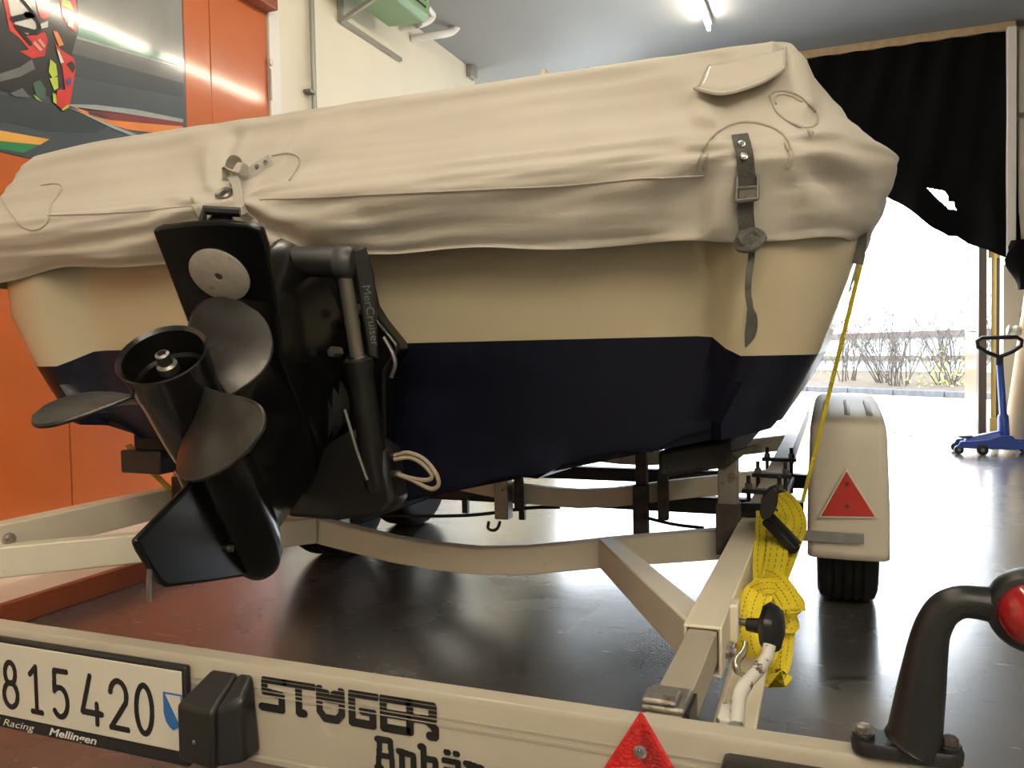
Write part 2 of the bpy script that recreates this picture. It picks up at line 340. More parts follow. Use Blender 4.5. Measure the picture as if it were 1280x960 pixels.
# ---- glyph helper: strokes rasterised to runs -> flat print mesh
def pdist(x, y, s):
    best = 9
    for (ax, ay), (bx_, by) in zip(s, s[1:]):
        dx, dy = bx_-ax, by-ay; l = dx*dx+dy*dy; t = 0 if l == 0 else max(0, min(1, ((x-ax)*dx+(y-ay)*dy)/l))
        best = min(best, math.hypot(x-ax-t*dx, y-ay-t*dy))
    return best
def arc(cx, cy, rx, ry, a0, a1, n=14): return [(cx+rx*cos(math.radians(a0+(a1-a0)*i/n)), cy+ry*sin(math.radians(a0+(a1-a0)*i/n))) for i in range(n+1)]
def glyph(strokes, th, o, xd, yd, wid, hei, W_=1.0, stripes=None, rows=40, cols=56, cheb=False):
    o, xd, yd = V(o), V(xd), V(yd); mb = MB(); m = .06
    def inside(x, y):
        for s in strokes:
            if cheb:
                for (ax, ay), (bx_, by) in zip(s, s[1:]):
                    if min(ax, bx_)-th/2 <= x <= max(ax, bx_)+th/2 and min(ay, by)-th/2 <= y <= max(ay, by)+th/2 and (ax == bx_ or ay == by or pdist(x*wid/hei, y, [(ax*wid/hei, ay), (bx_*wid/hei, by)]) < th/2): return True
            elif pdist(x*wid/hei, y, [(a*wid/hei, c) for a, c in s]) < th/2: return True
        return False
    for r in range(rows):
        y0, y1 = -m+(1+2*m)*r/rows, -m+(1+2*m)*(r+1)/rows; ym = (y0+y1)/2
        if stripes and ym > stripes[0] and ((ym-stripes[0]) % stripes[1]) < stripes[2]: continue
        st = None
        for c in range(cols+2):
            x = -.15+1.3*c/cols; ins = c <= cols and inside(x, ym)
            if ins and st is None: st = x-.65/cols
            if not ins and st is not None:
                e = x-.65/cols; mb.add([o+xd*(st*wid)+yd*(y0*hei), o+xd*(e*wid)+yd*(y0*hei), o+xd*(e*wid)+yd*(y1*hei), o+xd*(st*wid)+yd*(y1*hei)], [(0, 1, 2, 3)]); st = None
    return mb
DIG = {'8': [arc(.5, .76, .32, .24, 0, 360, 24), arc(.5, .27, .42, .27, 0, 360, 24)], '1': [[(.1, .82), (.5, 1), (.5, 0)], [(.2, 0), (.85, 0)]],
       '5': [[(.9, 1), (.2, 1), (.16, .55)], [(.16, .55)]+arc(.48, .32, .44, .32, 120, -140, 18)], '4': [[(.45, 1), (.05, .22), (.98, .22)], [(.75, .42), (.75, 0)]],
       '2': [arc(.5, .70, .42, .30, 170, -30, 14)+[(.08, 0), (.95, 0)]], '0': [arc(.5, .5, .42, .5, 0, 360, 30)], '7': [[(.05, 1), (.95, 1), (.35, 0)]]}
for ch, (px, py) in (('7', (19, 12)), ('2', (29, 28))):
    o = WX+.018+.0012*9; c = P(px, py, x=o)
    MB.build(glyph(DIG[ch], .2, c-V((0, .04, .03)), (0, .8, -.6), (0, .55, .8), .09, .12), 'number_print', M['ink'], po, smooth=False, flip=False)

# ---- conduit, heater, pipes on the left wall
cd = thing('wall_conduit', (WX+.02, 4.88, 2.0), 'thin grey vertical conduit pipe on the cream wall', 'pipe')
MB().tube([(WX+.035, 4.87, .3), (WX+.035, 4.87, CZ-.01)], .016, 10).build('tube', M['pole'], cd)
MB().tube([(WX+.03, 4.90, .3), (WX+.03, 4.905, CZ-.01)], .007, 6).build('cable', M['pole'], cd)
p = P(387, 115, x=WX+.03); mb = MB().box(WX, WX+.06, p.y-.035, p.y+.035, p.z-.012, p.z+.012); mb.build('clip', M['dsteel'], cd, bevel=.003)
ht = thing('wall_heater', (-3.1, 5.3, 3.3), 'green box-shaped heater on a metal wall bracket under the ceiling', 'heater')
hp = [(-3.30, 3.50), (-2.98, 3.48), (-2.93, 3.52), (-2.93, 3.74), (-3.30, 3.74)]
MB().prism([(x, 5.05, z) for x, z in hp], (0, .78, 0)).build('casing', M['green'], ht, bevel=.012)
for k in range(3): MB().box(-2.932, -2.926, 5.12, 5.76, 3.56+k*.055, 3.575+k*.055).build('louvre', M['black'], ht)
for k in range(3): MB().box(-3.25+k*.09, -3.2+k*.09, 5.828, 5.834, 3.54, 3.70).build('vent_slot', M['black'], ht)
bq = P(426, 27, x=WX+.02); br = MB().beam((WX+.02, bq.y, bq.z), (WX+.02, bq.y, 3.75), .035, .035, (0, 1, 0)); br.beam((WX+.02, bq.y, bq.z+.01), (WX+.02, bq.y+.9, bq.z+.01), .03, .03); br.beam((WX+.02, bq.y, bq.z), (-3.05, bq.y, 3.49), .03, .03); br.build('bracket', M['pole'], ht)
hp_ = thing('heating_pipe', (-3.3, 6.3, 3.2), 'white painted pipe bend beside the green heater', 'pipe')
MB().tube(spline([P(514, 48, x=WX), P(545, 44, x=-3.2), P(564, 40, x=-3.12), P(573, 30, x=-3.08), P(570, 18, x=-3.06), P(553, -2, x=-3.04), P(530, -30, x=-3.04)], 6), .032, 12).build('tube', M['pipe'], hp_)
h2 = thing('heating_pipe', (-3.3, 6.0, 3.2), 'short white pipe stub with a valve right behind the green heater', 'pipe')
MB().tube(spline([P(500, 36, x=WX), P(520, 32, x=-3.25), P(536, 26, x=-3.18), P(541, 18, x=-3.15), P(534, 8, x=-3.12)], 5), .028, 12).build('tube', M['pipe'], h2)
MB().lathe([(.02, -.03), (.032, -.02), (.032, .02), (.02, .03)], P(522, 30, x=-3.22), (1, 0, 0), 10).build('valve', M['galv'], h2)
p = P(590, 87, x=WX+.02); tag(MB().box(WX, WX+.06, p.y-.1, p.y+.05, p.z-.1, p.z+.06).build('junction_box', M['pole'], bevel=.01), 'small grey junction box at the far end of the cream wall', 'box')

# ---- fluorescent lamps
def lamp(x, y0, y1, label, grp='fluorescent tube lamps', tubes=(0,)):
    t = thing('fluorescent_lamp', (x, (y0+y1)/2, CZ-.1), label, 'lamp', grp)
    hw_ = .03+max(tubes); MB().box(x-hw_, x+hw_, y0, y1, CZ-.05, CZ).build('housing', M['white'], t, bevel=.006)
    for dx in tubes: MB().tube([(x+dx, y0+.04, CZ-.085), (x+dx, y1-.04, CZ-.085)], .016, 10).build('tube', M['tube'], t)
    for yy in (y0+.02, y1-.02): MB().box(x-hw_+.015, x+hw_-.015, yy-.02, yy+.02, CZ-.105, CZ-.05).build('lamp_holder', M['white'], t)
LR = -1.0
for k, lab in enumerate(('farthest ceiling lamp of the row above the boat', 'ceiling lamp second farthest in the row above the boat', 'fluorescent lamp high over the middle of the boat', 'fluorescent lamp high over the stern of the boat', 'fluorescent lamp high over the light bar behind the stern', 'ceiling lamp of the row just behind the viewer')):
    lamp(LR, 5.9-k*1.58, 7.4-k*1.58, lab)
for x, wh in ((.5, 'left'), (1.9, 'middle'), (3.3, 'right')):  # unseen fill lamps, added to brighten the surfaces that face the camera
    lamp(x, -2.5, -1.0, 'added twin tube fill lamp out of view behind the viewer, %s one of the nearer three' % wh, tubes=(-.06, .06))
    lamp(x, -4.2, -2.7, 'added twin tube fill lamp out of view behind the viewer, %s one of the three by the back wall' % wh, tubes=(-.06, .06))

# ---- black curtain across the gate
CB = [(p.x, p.z) for p in (P(a, c, y=8.56) for a, c in ((1060, 217), (1085, 232), (1120, 252), (1170, 287), (1210, 308), (1250, 324), (1285, 338)))]
def cur_bottom(x):
    pts = [(-1.9, 3.2), (-1.0, 2.9), (-.3, 2.62)]+CB
    for (a, za), (b_, zb) in zip(pts, pts[1:]):
        if x <= b_: return za+(zb-za)*smoothstep(0, 1, (x-a)/(b_-a))*.3+(zb-za)*(x-a)/(b_-a)*.7
    return pts[-1][1]
hole = [P(a, c, y=8.58) for a, c in ((1158, 236), (1181, 238), (1196, 262), (1187, 261))]
def inpoly(x, z, poly):
    r = False
    for i in range(len(poly)):
        a, b_ = poly[i-1], poly[i]
        if (a.z > z) != (b_.z > z) and x < (b_.x-a.x)*(z-a.z)/(b_.z-a.z)+a.x: r = not r
    return r
cg = []; nx, nz = 420, 180
for i in range(nx+1):
    x = -1.9+3.43*i/nx; row = []
    for j in range(nz+1):
        t = j/nz; zb = cur_bottom(x); z = CZ-.07+(zb-(CZ-.07))*t
        xx = x+t*t*.06*(1 if x > 1 else 0)
        fold = .035*sin((x*5.2+t*1.6)*2.1)*t+.02*sin(x*23+t*7)*(1-t*.6)+.05*t*t*sin(x*9-t*9)*(x > .3)*min(1, max(0, x-.3))
        roll = -.05*max(0, t-.9)*10*(.5+.5*sin(x*6))
        row.append(V((xx, 8.56+fold*.8+roll*.4, z)))
    cg.append(row)
mb = MB(); mb.grid(cg)
mb.f = [f for f in mb.f if not inpoly(sum(mb.v[k].x for k in f)/4, sum(mb.v[k].z for k in f)/4, hole)]
ct = thing('gate_curtain', (0, 8.56, 2.0), 'black cloth curtain with a torn hole, swept aside across the gate', 'curtain')
mb.build('cloth', M['curtain'], ct, ang=3)
cl = []
for i in range(25):
    a = i/24*2*pi; cl.append([V((1.56+.10*cos(a)*(1+.25*sin(3*a+k))*(.7+.5*sin(k*.6)), 8.45+.05*sin(a), 1.80-k*.055)) for k in range(9)])
MB().grid(cl).build('gathered_end', M['curtain'], ct)
cl = []
for i in range(19):
    a = i/18*2*pi; cl.append([V((1.62+.07*cos(a)*(.6+.5*sin(k*.8)), 8.42+.05*sin(a), 1.22-k*.05)) for k in range(5)])
MB().grid(cl).build('hanging_end', M['curtain'], ct)
# ---- folding gate: leaves, post, rod
g1 = thing('gate_leaf', (1.36, 9.3, 0), 'folded glazed gate leaf with orange lower panel, edge-on beside the opening', 'gate')
X1, Ya, Yb, ZT = 1.36, 9.25, 10.1, 3.4
fr = MB()
for y in (Ya, Yb-.07): fr.box(X1-.02, X1+.02, y, y+.07, .02, ZT)
for z in (.02, .93, 2.1, ZT-.08): fr.box(X1-.02, X1+.02, Ya+.07, Yb-.07, z, z+.07)
fr.build('leaf_frame', M['white'], g1)
MB().box(X1-.025, X1+.012, Ya+.03, Yb-.03, .05, .96).build('lower_panel', M['orange'], g1)
MB().box(X1-.004, X1+.004, Ya+.07, Yb-.07, 1.0, 2.1).build('pane', M['glass'], g1); MB().box(X1-.004, X1+.004, Ya+.07, Yb-.07, 2.17, ZT-.08).build('pane', M['glass'], g1)
tag(MB().box(1.325, 1.395, 9.1, 9.2, 0, 3.4).build('gate_post', M['brown'], bevel=.008), 'dark brown upright gate post between the two glazed leaves', 'post')
gr = thing('gate_bolt_rod', (1.45, 9.1, 0), 'ochre yellow vertical bolt rod beside the brown gate post', 'rod')
MB().tube([(1.455, 9.12, .12), (1.455, 9.12, 3.3)], .022, 10).build('rod', M['brass'], gr); MB().box(1.425, 1.485, 9.09, 9.15, .0, .16).build('rod_foot', M['brass'], gr, bevel=.006)
g2 = thing('gate_leaf', (1.6, 9.2, 0), 'glazed gate leaf with orange lower panel facing the room beside the cardboard roll', 'gate')
fr = MB()
for x in (1.49, 1.68): fr.box(x, x+.035, 9.22, 9.27, .02, 3.4)
for z, in ((.02,), (.93,), (3.33,)): fr.box(1.525, 1.68, 9.22, 9.27, z, z+.06)
fr.build('leaf_frame', M['brown'], g2); MB().box(1.42, 1.74, 9.19, 9.215, 1.72, 1.80).build('cross_rail', M['brass'], g2)
MB().box(1.525, 1.68, 9.235, 9.255, .08, .93).build('lower_panel', M['orange'], g2); MB().box(1.525, 1.68, 9.24, 9.246, .99, 3.33).build('pane', M['glass'], g2)
tag(MB().box(1.74, 1.83, 9.0, 9.25, 0, 3.4).build('gate_jamb', M['white'], bevel=.01), 'pale grey gate jamb right behind the cardboard roll', 'jamb')
# ---- cardboard roll, jack, blue bag
rl = thing('cardboard_roll', (1.62, 8.2, 0), 'tall pale cardboard roll leaning beside the gate', 'roll')
a, b_ = V((1.47, 8.22, 0)), V((1.66, 8.38, 1.32)); d = (b_-a).normalized()
MB().lathe([(.085, 0), (.085, (b_-a).length), (.03, (b_-a).length), (.03, (b_-a).length-.2)], a+V((0, 0, .03)), d, 24).build('paper', M['card'], rl)
MB().lathe([(.028, (b_-a).length-.2), (.028, (b_-a).length+.015), (.02, (b_-a).length+.015), (.02, (b_-a).length-.2)], a+V((0, 0, .03)), d, 16).build('core', M['wood'], rl)
vl = a+d*1.0; mb = MB().lathe([(.05, 0), (.055, .03), (.035, .06), (.045, .09), (.02, .1)], vl+V((-.085, 0, 0)), (-1, 0, .2), 12); mb.build('end_cap', M['plate'], rl)
bag = MB(); 
for (c, r) in (((1.66, 8.05, .11), .11), ((1.70, 8.0, .17), .10)): bag.sphere(c, r, 12, 8, (1, .8, 1.0))
for v in bag.v: v += noise.noise_vector(v*14)*.02; v.z = max(v.z, .001)
tag(bag.build('blue_bag', mat('blue_plastic_bag', (.10, .28, .55), .3, var=.2)), 'crumpled blue plastic bag beside the cardboard roll', 'bag')
jk = thing('trolley_jack', (1.19, 7.5, 0), 'blue wheeled trolley jack with an upright handle near the gate', 'jack')
jc = V((1.19, 7.5, 0))
def jb(pts, z0, z1): return MB().prism([jc+V((x, y, z0)) for x, y in pts], (0, 0, z1-z0))
for sy in (-.11, .11):
    MB().prism([jc+V((x, sy-.008, z)) for x, z in ((-.27, .05), (-.24, .10), (-.05, .12), (.05, .155), (.12, .155), (.16, .11), (.27, .10), (.28, .06), (.16, .045), (-.1, .045))], (0, .016, 0)).build('side_plate', M['jack'], jk, bevel=.004)
MB().box(jc.x-.22, jc.x+.22, jc.y-.1, jc.y+.1, .06, .09).build('deck', M['jack'], jk)
mb = MB().hexa([jc+V(q) for q in ((-.2, -.05, .09), (.06, -.05, .1), (.06, .05, .1), (-.2, .05, .09), (-.19, -.035, .125), (.05, -.04, .185), (.05, .04, .185), (-.19, .035, .125))]); mb.build('lift_arm', M['jack'], jk, bevel=.006)
MB().lathe([(.05, 0), (.055, .02), (.045, .025)], jc+V((-.19, 0, .12)), (0, 0, 1), 16).build('saddle', M['dsteel'], jk)
for x, y, r in ((-.25, -.1, .035), (-.25, .1, .035), (-.09, -.14, .042), (.24, -.13, .042), (.24, .13, .042)):
    wl = MB().lathe([(r*.5, -.018), (r, -.014), (r, .014), (r*.5, .018)], jc+V((x, y, r)), (0, 1, 0), 16).build('wheel', M['blackm'], jk); MB().lathe([(r*.35, -.022), (r*.35, .022)], jc+V((x, y, r)), (0, 1, 0), 10).build('wheel_hub', M['dsteel'], wl)
MB().tube([jc+V((.08, 0, .12)), jc+V((.075, 0, .30)), jc+V((.075, 0, .32)), jc+V((.05, 0, .72))], [.045, .04, .028, .026], 12).build('handle_shaft', M['jack'], jk)
hc = jc+V((.045, 0, .86))
MB().tube([hc+V((x, 0, z)) for x, z in ((.0, -.15), (.0, -.09))], .03, 10).build('handle_neck', M['blackm'], jk)
lp = [(.0, -.085), (.09, -.045), (.15, .0), (.155, .045), (.12, .07), (-.12, .07), (-.155, .045), (-.15, .0), (-.09, -.045), (0, -.085)]
MB().tube([hc+V((x, 0, z)) for x, z in lp], .017, 8, up=(0, 1, 0)).build('grip_loop', M['blackm'], jk)

# ---- outside
struct(MB().box(-30, 30, 9.3, 60, -.2, -.015).build('ground_outside', M['concrete']))
k0, k1 = V((-9, 25.0, 0)), V((9.5, 8.75, 0)); kd = V((2.02, -1.79, 0)).normalized(); kn = V((kd.y*-1, kd.x, 0))
kc = V((1.0, 16.2, 0))
bed = MB().hexa([kc+kd*-14+kn*.3+V((0, 0, -.02)), kc+kd*6+kn*.3+V((0, 0, -.02)), kc+kd*6+kn*3.4+V((0, 0, -.02)), kc+kd*-14+kn*3.4+V((0, 0, -.02)), kc+kd*-14+kn*.3+V((0, 0, .10)), kc+kd*6+kn*.3+V((0, 0, .10)), kc+kd*6+kn*3.4+V((0, 0, .3)), kc+kd*-14+kn*3.4+V((0, 0, .3))])
struct(bed.build('planting_bed', M['soil']))
kb = thing('kerb', kc, 'dark stone kerb in front of the bare shrubs outside', 'kerb')
for i in range(-14, 6):
    MB().hexa([kc+kd*(i+.01)+V((0, 0, -.02)), kc+kd*(i+.99)+V((0, 0, -.02)), kc+kd*(i+.99)+kn*.28+V((0, 0, -.02)), kc+kd*(i+.01)+kn*.28+V((0, 0, -.02)), kc+kd*(i+.01)+V((0, 0, .09)), kc+kd*(i+.99)+V((0, 0, .09)), kc+kd*(i+.99)+kn*.28+V((0, 0, .10)), kc+kd*(i+.01)+kn*.28+V((0, 0, .10))]).build('kerb_stone', M['kerb'], kb, bevel=.015)
fe = thing('rail_fence', kc+kn*3.4, 'weathered low fence with two dark rails and pale blue panels behind the shrubs', 'fence')
fo = kc+kn*3.6
for i in range(-6, 3):
    a, b_ = fo+kd*(i*2.4), fo+kd*(i*2.4+2.38)
    MB().beam(a+V((0, 0, 1.13)), b_+V((0, 0, 1.13)), .1, .14).build('top_rail', M['fence'], fe); MB().beam(a+V((0, 0, .60)), b_+V((0, 0, .60)), .1, .11).build('low_rail', M['fence'], fe)
    MB().beam(a+V((0, 0, .86))+kn*.06, b_+V((0, 0, .86))+kn*.06, .03, .40).build('panel', M['fencep'], fe); MB().beam(a+V((0, 0, .40))+kn*.06, b_+V((0, 0, .40))+kn*.06, .03, .29).build('panel', M['fencep'], fe)
    MB().beam(a+V((0, 0, 0))+kn*.1, a+V((0, 0, 1.2))+kn*.1, .1, .1, (0, 1, 0)).build('fence_post', M['fence'], fe)
def shrub(base, h, n, label, leaves=0, seed=0):
    rnd = random.Random(seed); t = thing('bare_shrub', base, label, 'shrub', 'shrubs outside the gate'); mb = MB(); tips = []
    def grow(p, d, l, r, lev):
        pts = [p]; q = p.copy(); dd = d.copy()
        for k in range(3):
            dd = (dd+V((rnd.uniform(-.25, .25), rnd.uniform(-.25, .25), rnd.uniform(-.02, .2)))).normalized(); q = q+dd*l/3; pts.append(q.copy())
        mb.tube(pts, [r, r*.85, r*.7, r*.5], 4); tips.append(q)
        if lev:
            for k in range(rnd.choice((2, 3, 3))):
                s_ = pts[rnd.choice((1, 2, 3))]; grow(s_, (dd+V((rnd.uniform(-.8, .8), rnd.uniform(-.8, .8), rnd.uniform(-.1, .5)))).normalized(), l*rnd.uniform(.45, .75), r*.55, lev-1)
    for i in range(n):
        a = rnd.uniform(0, 2*pi); grow(V(base)+V((cos(a)*.15, sin(a)*.15, 0)), V((cos(a)*rnd.uniform(.1, .75), sin(a)*.5, 1)).normalized(), h*rnd.uniform(.45, .75), .013, 3)
    mb.build('branches', M['bark'], t)
    if leaves:
        lb = MB()
        for i in range(leaves):
            c = V(base)+V((rnd.gauss(0, .22), rnd.gauss(0, .18), abs(rnd.gauss(.25, .2)))); a = V((rnd.uniform(-1, 1), rnd.uniform(-1, 1), rnd.uniform(-1, 1))).normalized(); bb = a.orthogonal().normalized()
            lb.add([c-a*.05, c-bb*.025, c+a*.05, c+bb*.025], [(0, 1, 2, 3)])
        lb.build('leaves', M['leafy'], t, smooth=False)['kind'] = 'stuff'
    lb = MB()
    for c in rnd.sample(tips, min(26, len(tips))):
        a = V((rnd.uniform(-1, 1), rnd.uniform(-1, 1), -.4)).normalized(); bb = a.orthogonal().normalized(); lb.add([c, c+a*.03-bb*.015, c+a*.06, c+a*.03+bb*.015], [(0, 1, 2, 3)])
    lb.build('dry_leaves', M['leafd'], t, smooth=False)['kind'] = 'stuff'
SH = [(-4.6, 1.4, 8, 0), (-3.2, 1.6, 9, 0), (-2.1, 1.6, 11, 20), (-1.1, 1.75, 14, 0), (-.45, 1.85, 15, 0), (.15, 1.4, 10, 140), (.75, 1.85, 12, 30), (1.5, 1.7, 10, 40), (2.5, 1.6, 8, 0)]
SL = ['bare shrub hidden behind the boat at the far left of the hedge', 'bare shrub left of the yellow tie strap behind the boat', 'sparse bare shrub right behind the yellow tie strap', 'dense bare shrub left of the hedge middle', 'densest tall bare shrub in the middle of the hedge', 'low shrub with yellow green leaves right of the hedge middle', 'bare upright shrub beside the folded gate leaf', 'bare shrub seen through the gate leaf glass', 'bare shrub behind the gate jamb']
for (s, h, n, lv), lb_ in zip(SH, SL): shrub(kc+kd*s+kn*(1.0+.3*sin(s*5))+V((0, 0, .1)), h, n, lb_, lv, int(s*100)+900)

# ================================================================== BOAT HULL
BC = -.975           # centre line of the boat
def plan(hw, y0, ycor, rc, recess=0, n_s=26, n_c=8, n_t=60, yend=6.9):
    """plan outline, starboard bow -> stern -> port bow; hw half beam at the stern"""
    def W_(y): return hw*(max(0, 1-max(0, (y-3.6)/(yend-3.6))**2.3))**.75
    pts = []
    for i in range(n_s): y = yend+(ycor+rc-yend)*(i/n_s); pts.append(V((W_(y), y, 0)))
    for i in range(n_c+1): a = pi/2*i/n_c; pts.append(V((hw-rc+rc*cos(a), ycor+rc-rc*sin(a), 0)))
    for i in range(1, n_t):
        s_ = (hw-rc)*(1-2*i/n_t); pts.append(V((s_, ycor+recess*(1-smoothstep(.755, .815, abs(s_))), 0)))
    for i in range(n_c, -1, -1): a = pi/2*i/n_c; pts.append(V((-(hw-rc+rc*cos(a)), ycor+rc-rc*sin(a), 0)))
    for i in range(n_s-1, -1, -1): y = yend+(ycor+rc-yend)*(i/n_s); pts.append(V((-W_(y), y, 0)))
    return pts
boat = thing('motor_boat', (BC, 3.5, .53), 'cream motorboat hull with dark antifouling on the trailer', 'boat')
ZB = lambda s_: .535+.205*min(1, abs(s_)/.9)**1.0   # bottom V at the stern
def level(zf, hw, rake, yend, rc=.10):
    pts = plan(hw, 0, 1.515-rake, rc, .06, yend=yend); out = []
    for p in pts:
        k = 1 if p.x > 0 else 1+(.048*smoothstep(.80, .95, hw)+.05*smoothstep(.95, 1.0, hw))*smoothstep(.5, .9, -p.x)
        out.append(V((BC+p.x*k, p.y, zf(abs(p.x), p.y))))
    return out
wl = lambda s_, y: .905-.038*smoothstep(.755, .82, s_) + .10*max(0, (y-4)/3)**2
LV = [(lambda s_, y: .745+.35*max(0, (y-4)/3)**2, .885, 0, 6.3), (lambda s_, y: .82+.22*max(0, (y-4)/3)**2, .925, .005, 6.5), (wl, .95, .012, 6.6)]
LT = [(wl, .95, .012, 6.6), (lambda s_, y: 1.0, 1.0, .022, 6.75, .14), (lambda s_, y: 1.09, 1.03, .034, 6.85, .19), (lambda s_, y: 1.15, 1.035, .038, 6.9, .22)]
low = [level(*q) for q in LV]; top = [level(*q) for q in LT]
mb = MB().grid(top); mb.build('topside', M['cream'], boat, ang=.9)
mb = MB().grid(low)
# transom triangle and the V bottom
stern = [p for p in low[0] if p.y < 1.58]
tri = [[p, V((p.x, p.y+.004, max(ZB(p.x-BC), .53) if abs(p.x-BC) < .87 else p.z-.002))] for p in stern]; tri = [[a, a.lerp(c, .5), c] for a, c in tri]
mb.grid(tri)
rows = []
for i in range(22):
    t = i/21; y = 1.56+4.94*t; hw = (.885-.06*(i == 0))*(max(0, 1-max(0, (y-3.6)/2.9)**2.3))**.75; zk = .535+.5*max(0, (y-4)/2.6)**2; zc = .745+.35*max(0, (y-4)/3)**2; r = []
    for j in range(-14, 15):
        s_ = j/14; a = abs(s_)
        z = zk+(zc-zk)*a-(.018 if .44 < a < .53 else 0)-(.018 if .72 < a < .8 else 0)
        r.append(V((BC+s_*hw, y, z)))
    rows.append(r)
mb.grid(rows); mb.build('antifouled_bottom', M['anti'], boat, ang=.6)
MB().beam((BC, 1.52, .525), (BC, 4.2, .525), .03, .03).build('keel_strip', M['anti'], boat, bevel=.006)
dk = [[V((BC+s_*.98*(max(0, 1-max(0, (y-3.6)/3.3)**2.3))**.75, y, 1.148)) for s_ in (-.95, 0, .95)] for y in (1.5, 2.5, 3.6, 4.6, 5.6, 6.6)]
MB().grid(dk).build('deck', M['cream'], boat)

# ================================================================== BOAT COVER
GC, GH = -1.02, 1.115
CT = [(.068, 1.092), (.050, 1.114), (.024, 1.15), (.003, 1.188), (.008, 1.216), (.036, 1.243), (.080, 1.292), (.13, 1.37), (.16, 1.42), (.182, 1.441), (.24, 1.448)]
prof = [(p.x, p.y) for p in spline([V((a, c, 0)) for a, c in CT], 5)]
po_ = plan(GH, 0, 1.405, .21, 0, n_s=40, n_c=16, n_t=190, yend=7.0)
arcl = [0]
for a, c in zip(po_, po_[1:]): arcl.append(arcl[-1]+(c-a).length)
def nrm(i):
    t = po_[min(i+1, len(po_)-1)]-po_[max(i-1, 0)]; return V((-t.y, t.x, 0)).normalized()*-1
rows = []
STR = [(V((-.105, 1.40, 0))), (V((-1.21, 1.40, 0)))]
ns = V((3.1, 1.7, 8.2))
for j, (d, z) in enumerate(prof):
    v = j/(len(prof)-1); r = []
    for i, p in enumerate(po_):
        X, Y = GC+p.x*(1 if p.x > 0 else 1.07), p.y; n_in = nrm(i); s_ = arcl[i]
        if n_in.dot(V((0, 3.5, 0))-V((p.x, p.y, 0))) < 0: n_in = -n_in
        side = smoothstep(1.45, 2.2, Y)
        dd, zz = d, z
        zz -= side*.06*smoothstep(.0, .6, v)*0
        # hem runs a little uneven, higher to port
        hem = 1-smoothstep(0, .22, v); up = smoothstep(.3, .75, v)
        lft = smoothstep(-1.70, -2.15, X) if X < -1.6 else 0
        dd += lft*up*.02; zz -= lft*up*.012
        zz += hem*(.022*(-(X-GC))-.004+.010*noise.noise(V((X*2.3, Y, 4)))+.004*sin(X*17))-hem*lft*.03
        # long soft folds along the stern, ridged creases and small puckers
        nz_ = noise.noise(V((s_*.5, v*6+.22*s_, 1.3)))
        cr_ = 1-2*abs(noise.noise(V((s_*.65+2, v*11+.3*s_, 7.7)))); c2_ = 1-2*abs(noise.noise(V((s_*1.5+9, v*17-.5*s_, 3.1))))
        fade = 1-.8*smoothstep(.75, .98, v)
        dd -= (.008*nz_+.0085*cr_*abs(cr_)+.0035*c2_)*fade; zz += .003*nz_
        low_ = smoothstep(.02, .1, v)*(1-smoothstep(.32, .5, v))
        dd -= low_*(.010*(1-2*abs(noise.noise(V((s_*2.4+v*3, v*10, 2.2)))))+.004*noise.noise(V((s_*7+v*6, v*9, 6.2))))
        dd -= .006*hem*noise.noise(V((s_*9, v*6, 5.2)))
        for sp in STR:
            q = X-sp.x
            if Y < 1.6:
                yf = 1-smoothstep(1.42, 1.6, Y); g = yf*math.exp(-(q/.07)**2); dd += .012*g*(smoothstep(0, .15, v)*(1-smoothstep(.5, .75, v)))+.006*g
                fan = yf*math.exp(-(q/.30)**2)*smoothstep(.02, .1, abs(q)); ang = math.atan2(v-.42, q*2.2)
                dd -= .013*fan*sin(ang*11+noise.noise(V((q*9, v*5, 1)))*2)*(1-smoothstep(.75, .95, v))
        # corner crumples
        co = math.exp(-((X-.03)/.16)**2)*smoothstep(1.36, 1.45, Y)*(1-smoothstep(1.9, 2.3, Y))
        dd -= .008*co*(1-2*abs(noise.noise(V((s_*4, v*7+s_, 9)))))
        q = V((X, Y, 0))+n_in*dd; r.append(V((q.x, q.y, zz)))
    rows.append(r)
ring = rows[-1]
def spine(p):
    return V((GC, max(2.3, min(5.6, p.y)), 0))
for k in range(1, 13):
    t = k/12; r = []
    for p in ring:
        c = spine(p); q = p.lerp(V((c.x, c.y, p.z)), t)
        zt = 1.45+.10*smoothstep(2.0, 3.0, q.y)*smoothstep(0, .5, t)-.02*sin(pi*min(1, t*3))*(1-smoothstep(2, 2.6, q.y))-.25*smoothstep(4.2, 6.8, q.y)
        if q.y > 4.2: zt = min(zt, p.z+.2*t)
        r.append(V((q.x, q.y, zt)))
    rows.append(r)
for r in rows[:len(prof)]:
    for p in r:
        p.z -= .22*smoothstep(3.6, 6.8, p.y)*max(0, min(1, (p.z-1.18)/.27))
cover = thing('boat_cover', (GC, 3.5, 1.1), 'beige canvas boat cover draped over the motorboat', 'cover')
cm = MB().grid(rows); bvh = BVHTree.FromPolygons(cm.v, cm.f)
cm.build('canvas', M['cover'], cover, ang=3.2)
def hit(px, py, off=.003):
    d = ray(px, py).normalized(); loc, n, i, dist = bvh.ray_cast(CAMP, d)
    if loc is None: return None, None
    if n.dot(d) > 0: n = -n
    return loc+n*off, n
def seam(pix, r=.0022, name='seam', k=6, off=.0015, m='seam'):
    pts = [hit(p.x, p.y, off)[0] for p in spline([V((a, c, 0)) for a, c in pix], k)]; pts = [p for p in pts if p is not None]
    if len(pts) > 2: MB().tube(pts, r, 6).build(name, M[m], cover)
seam([(873, 212), (876, 195), (890, 172), (912, 157), (935, 153), (960, 158), (978, 168), (988, 183), (990, 200), (986, 212)])
seam([(880, 212), (884, 194)], .003); seam([(982, 180), (988, 195), (984, 208)], .003)
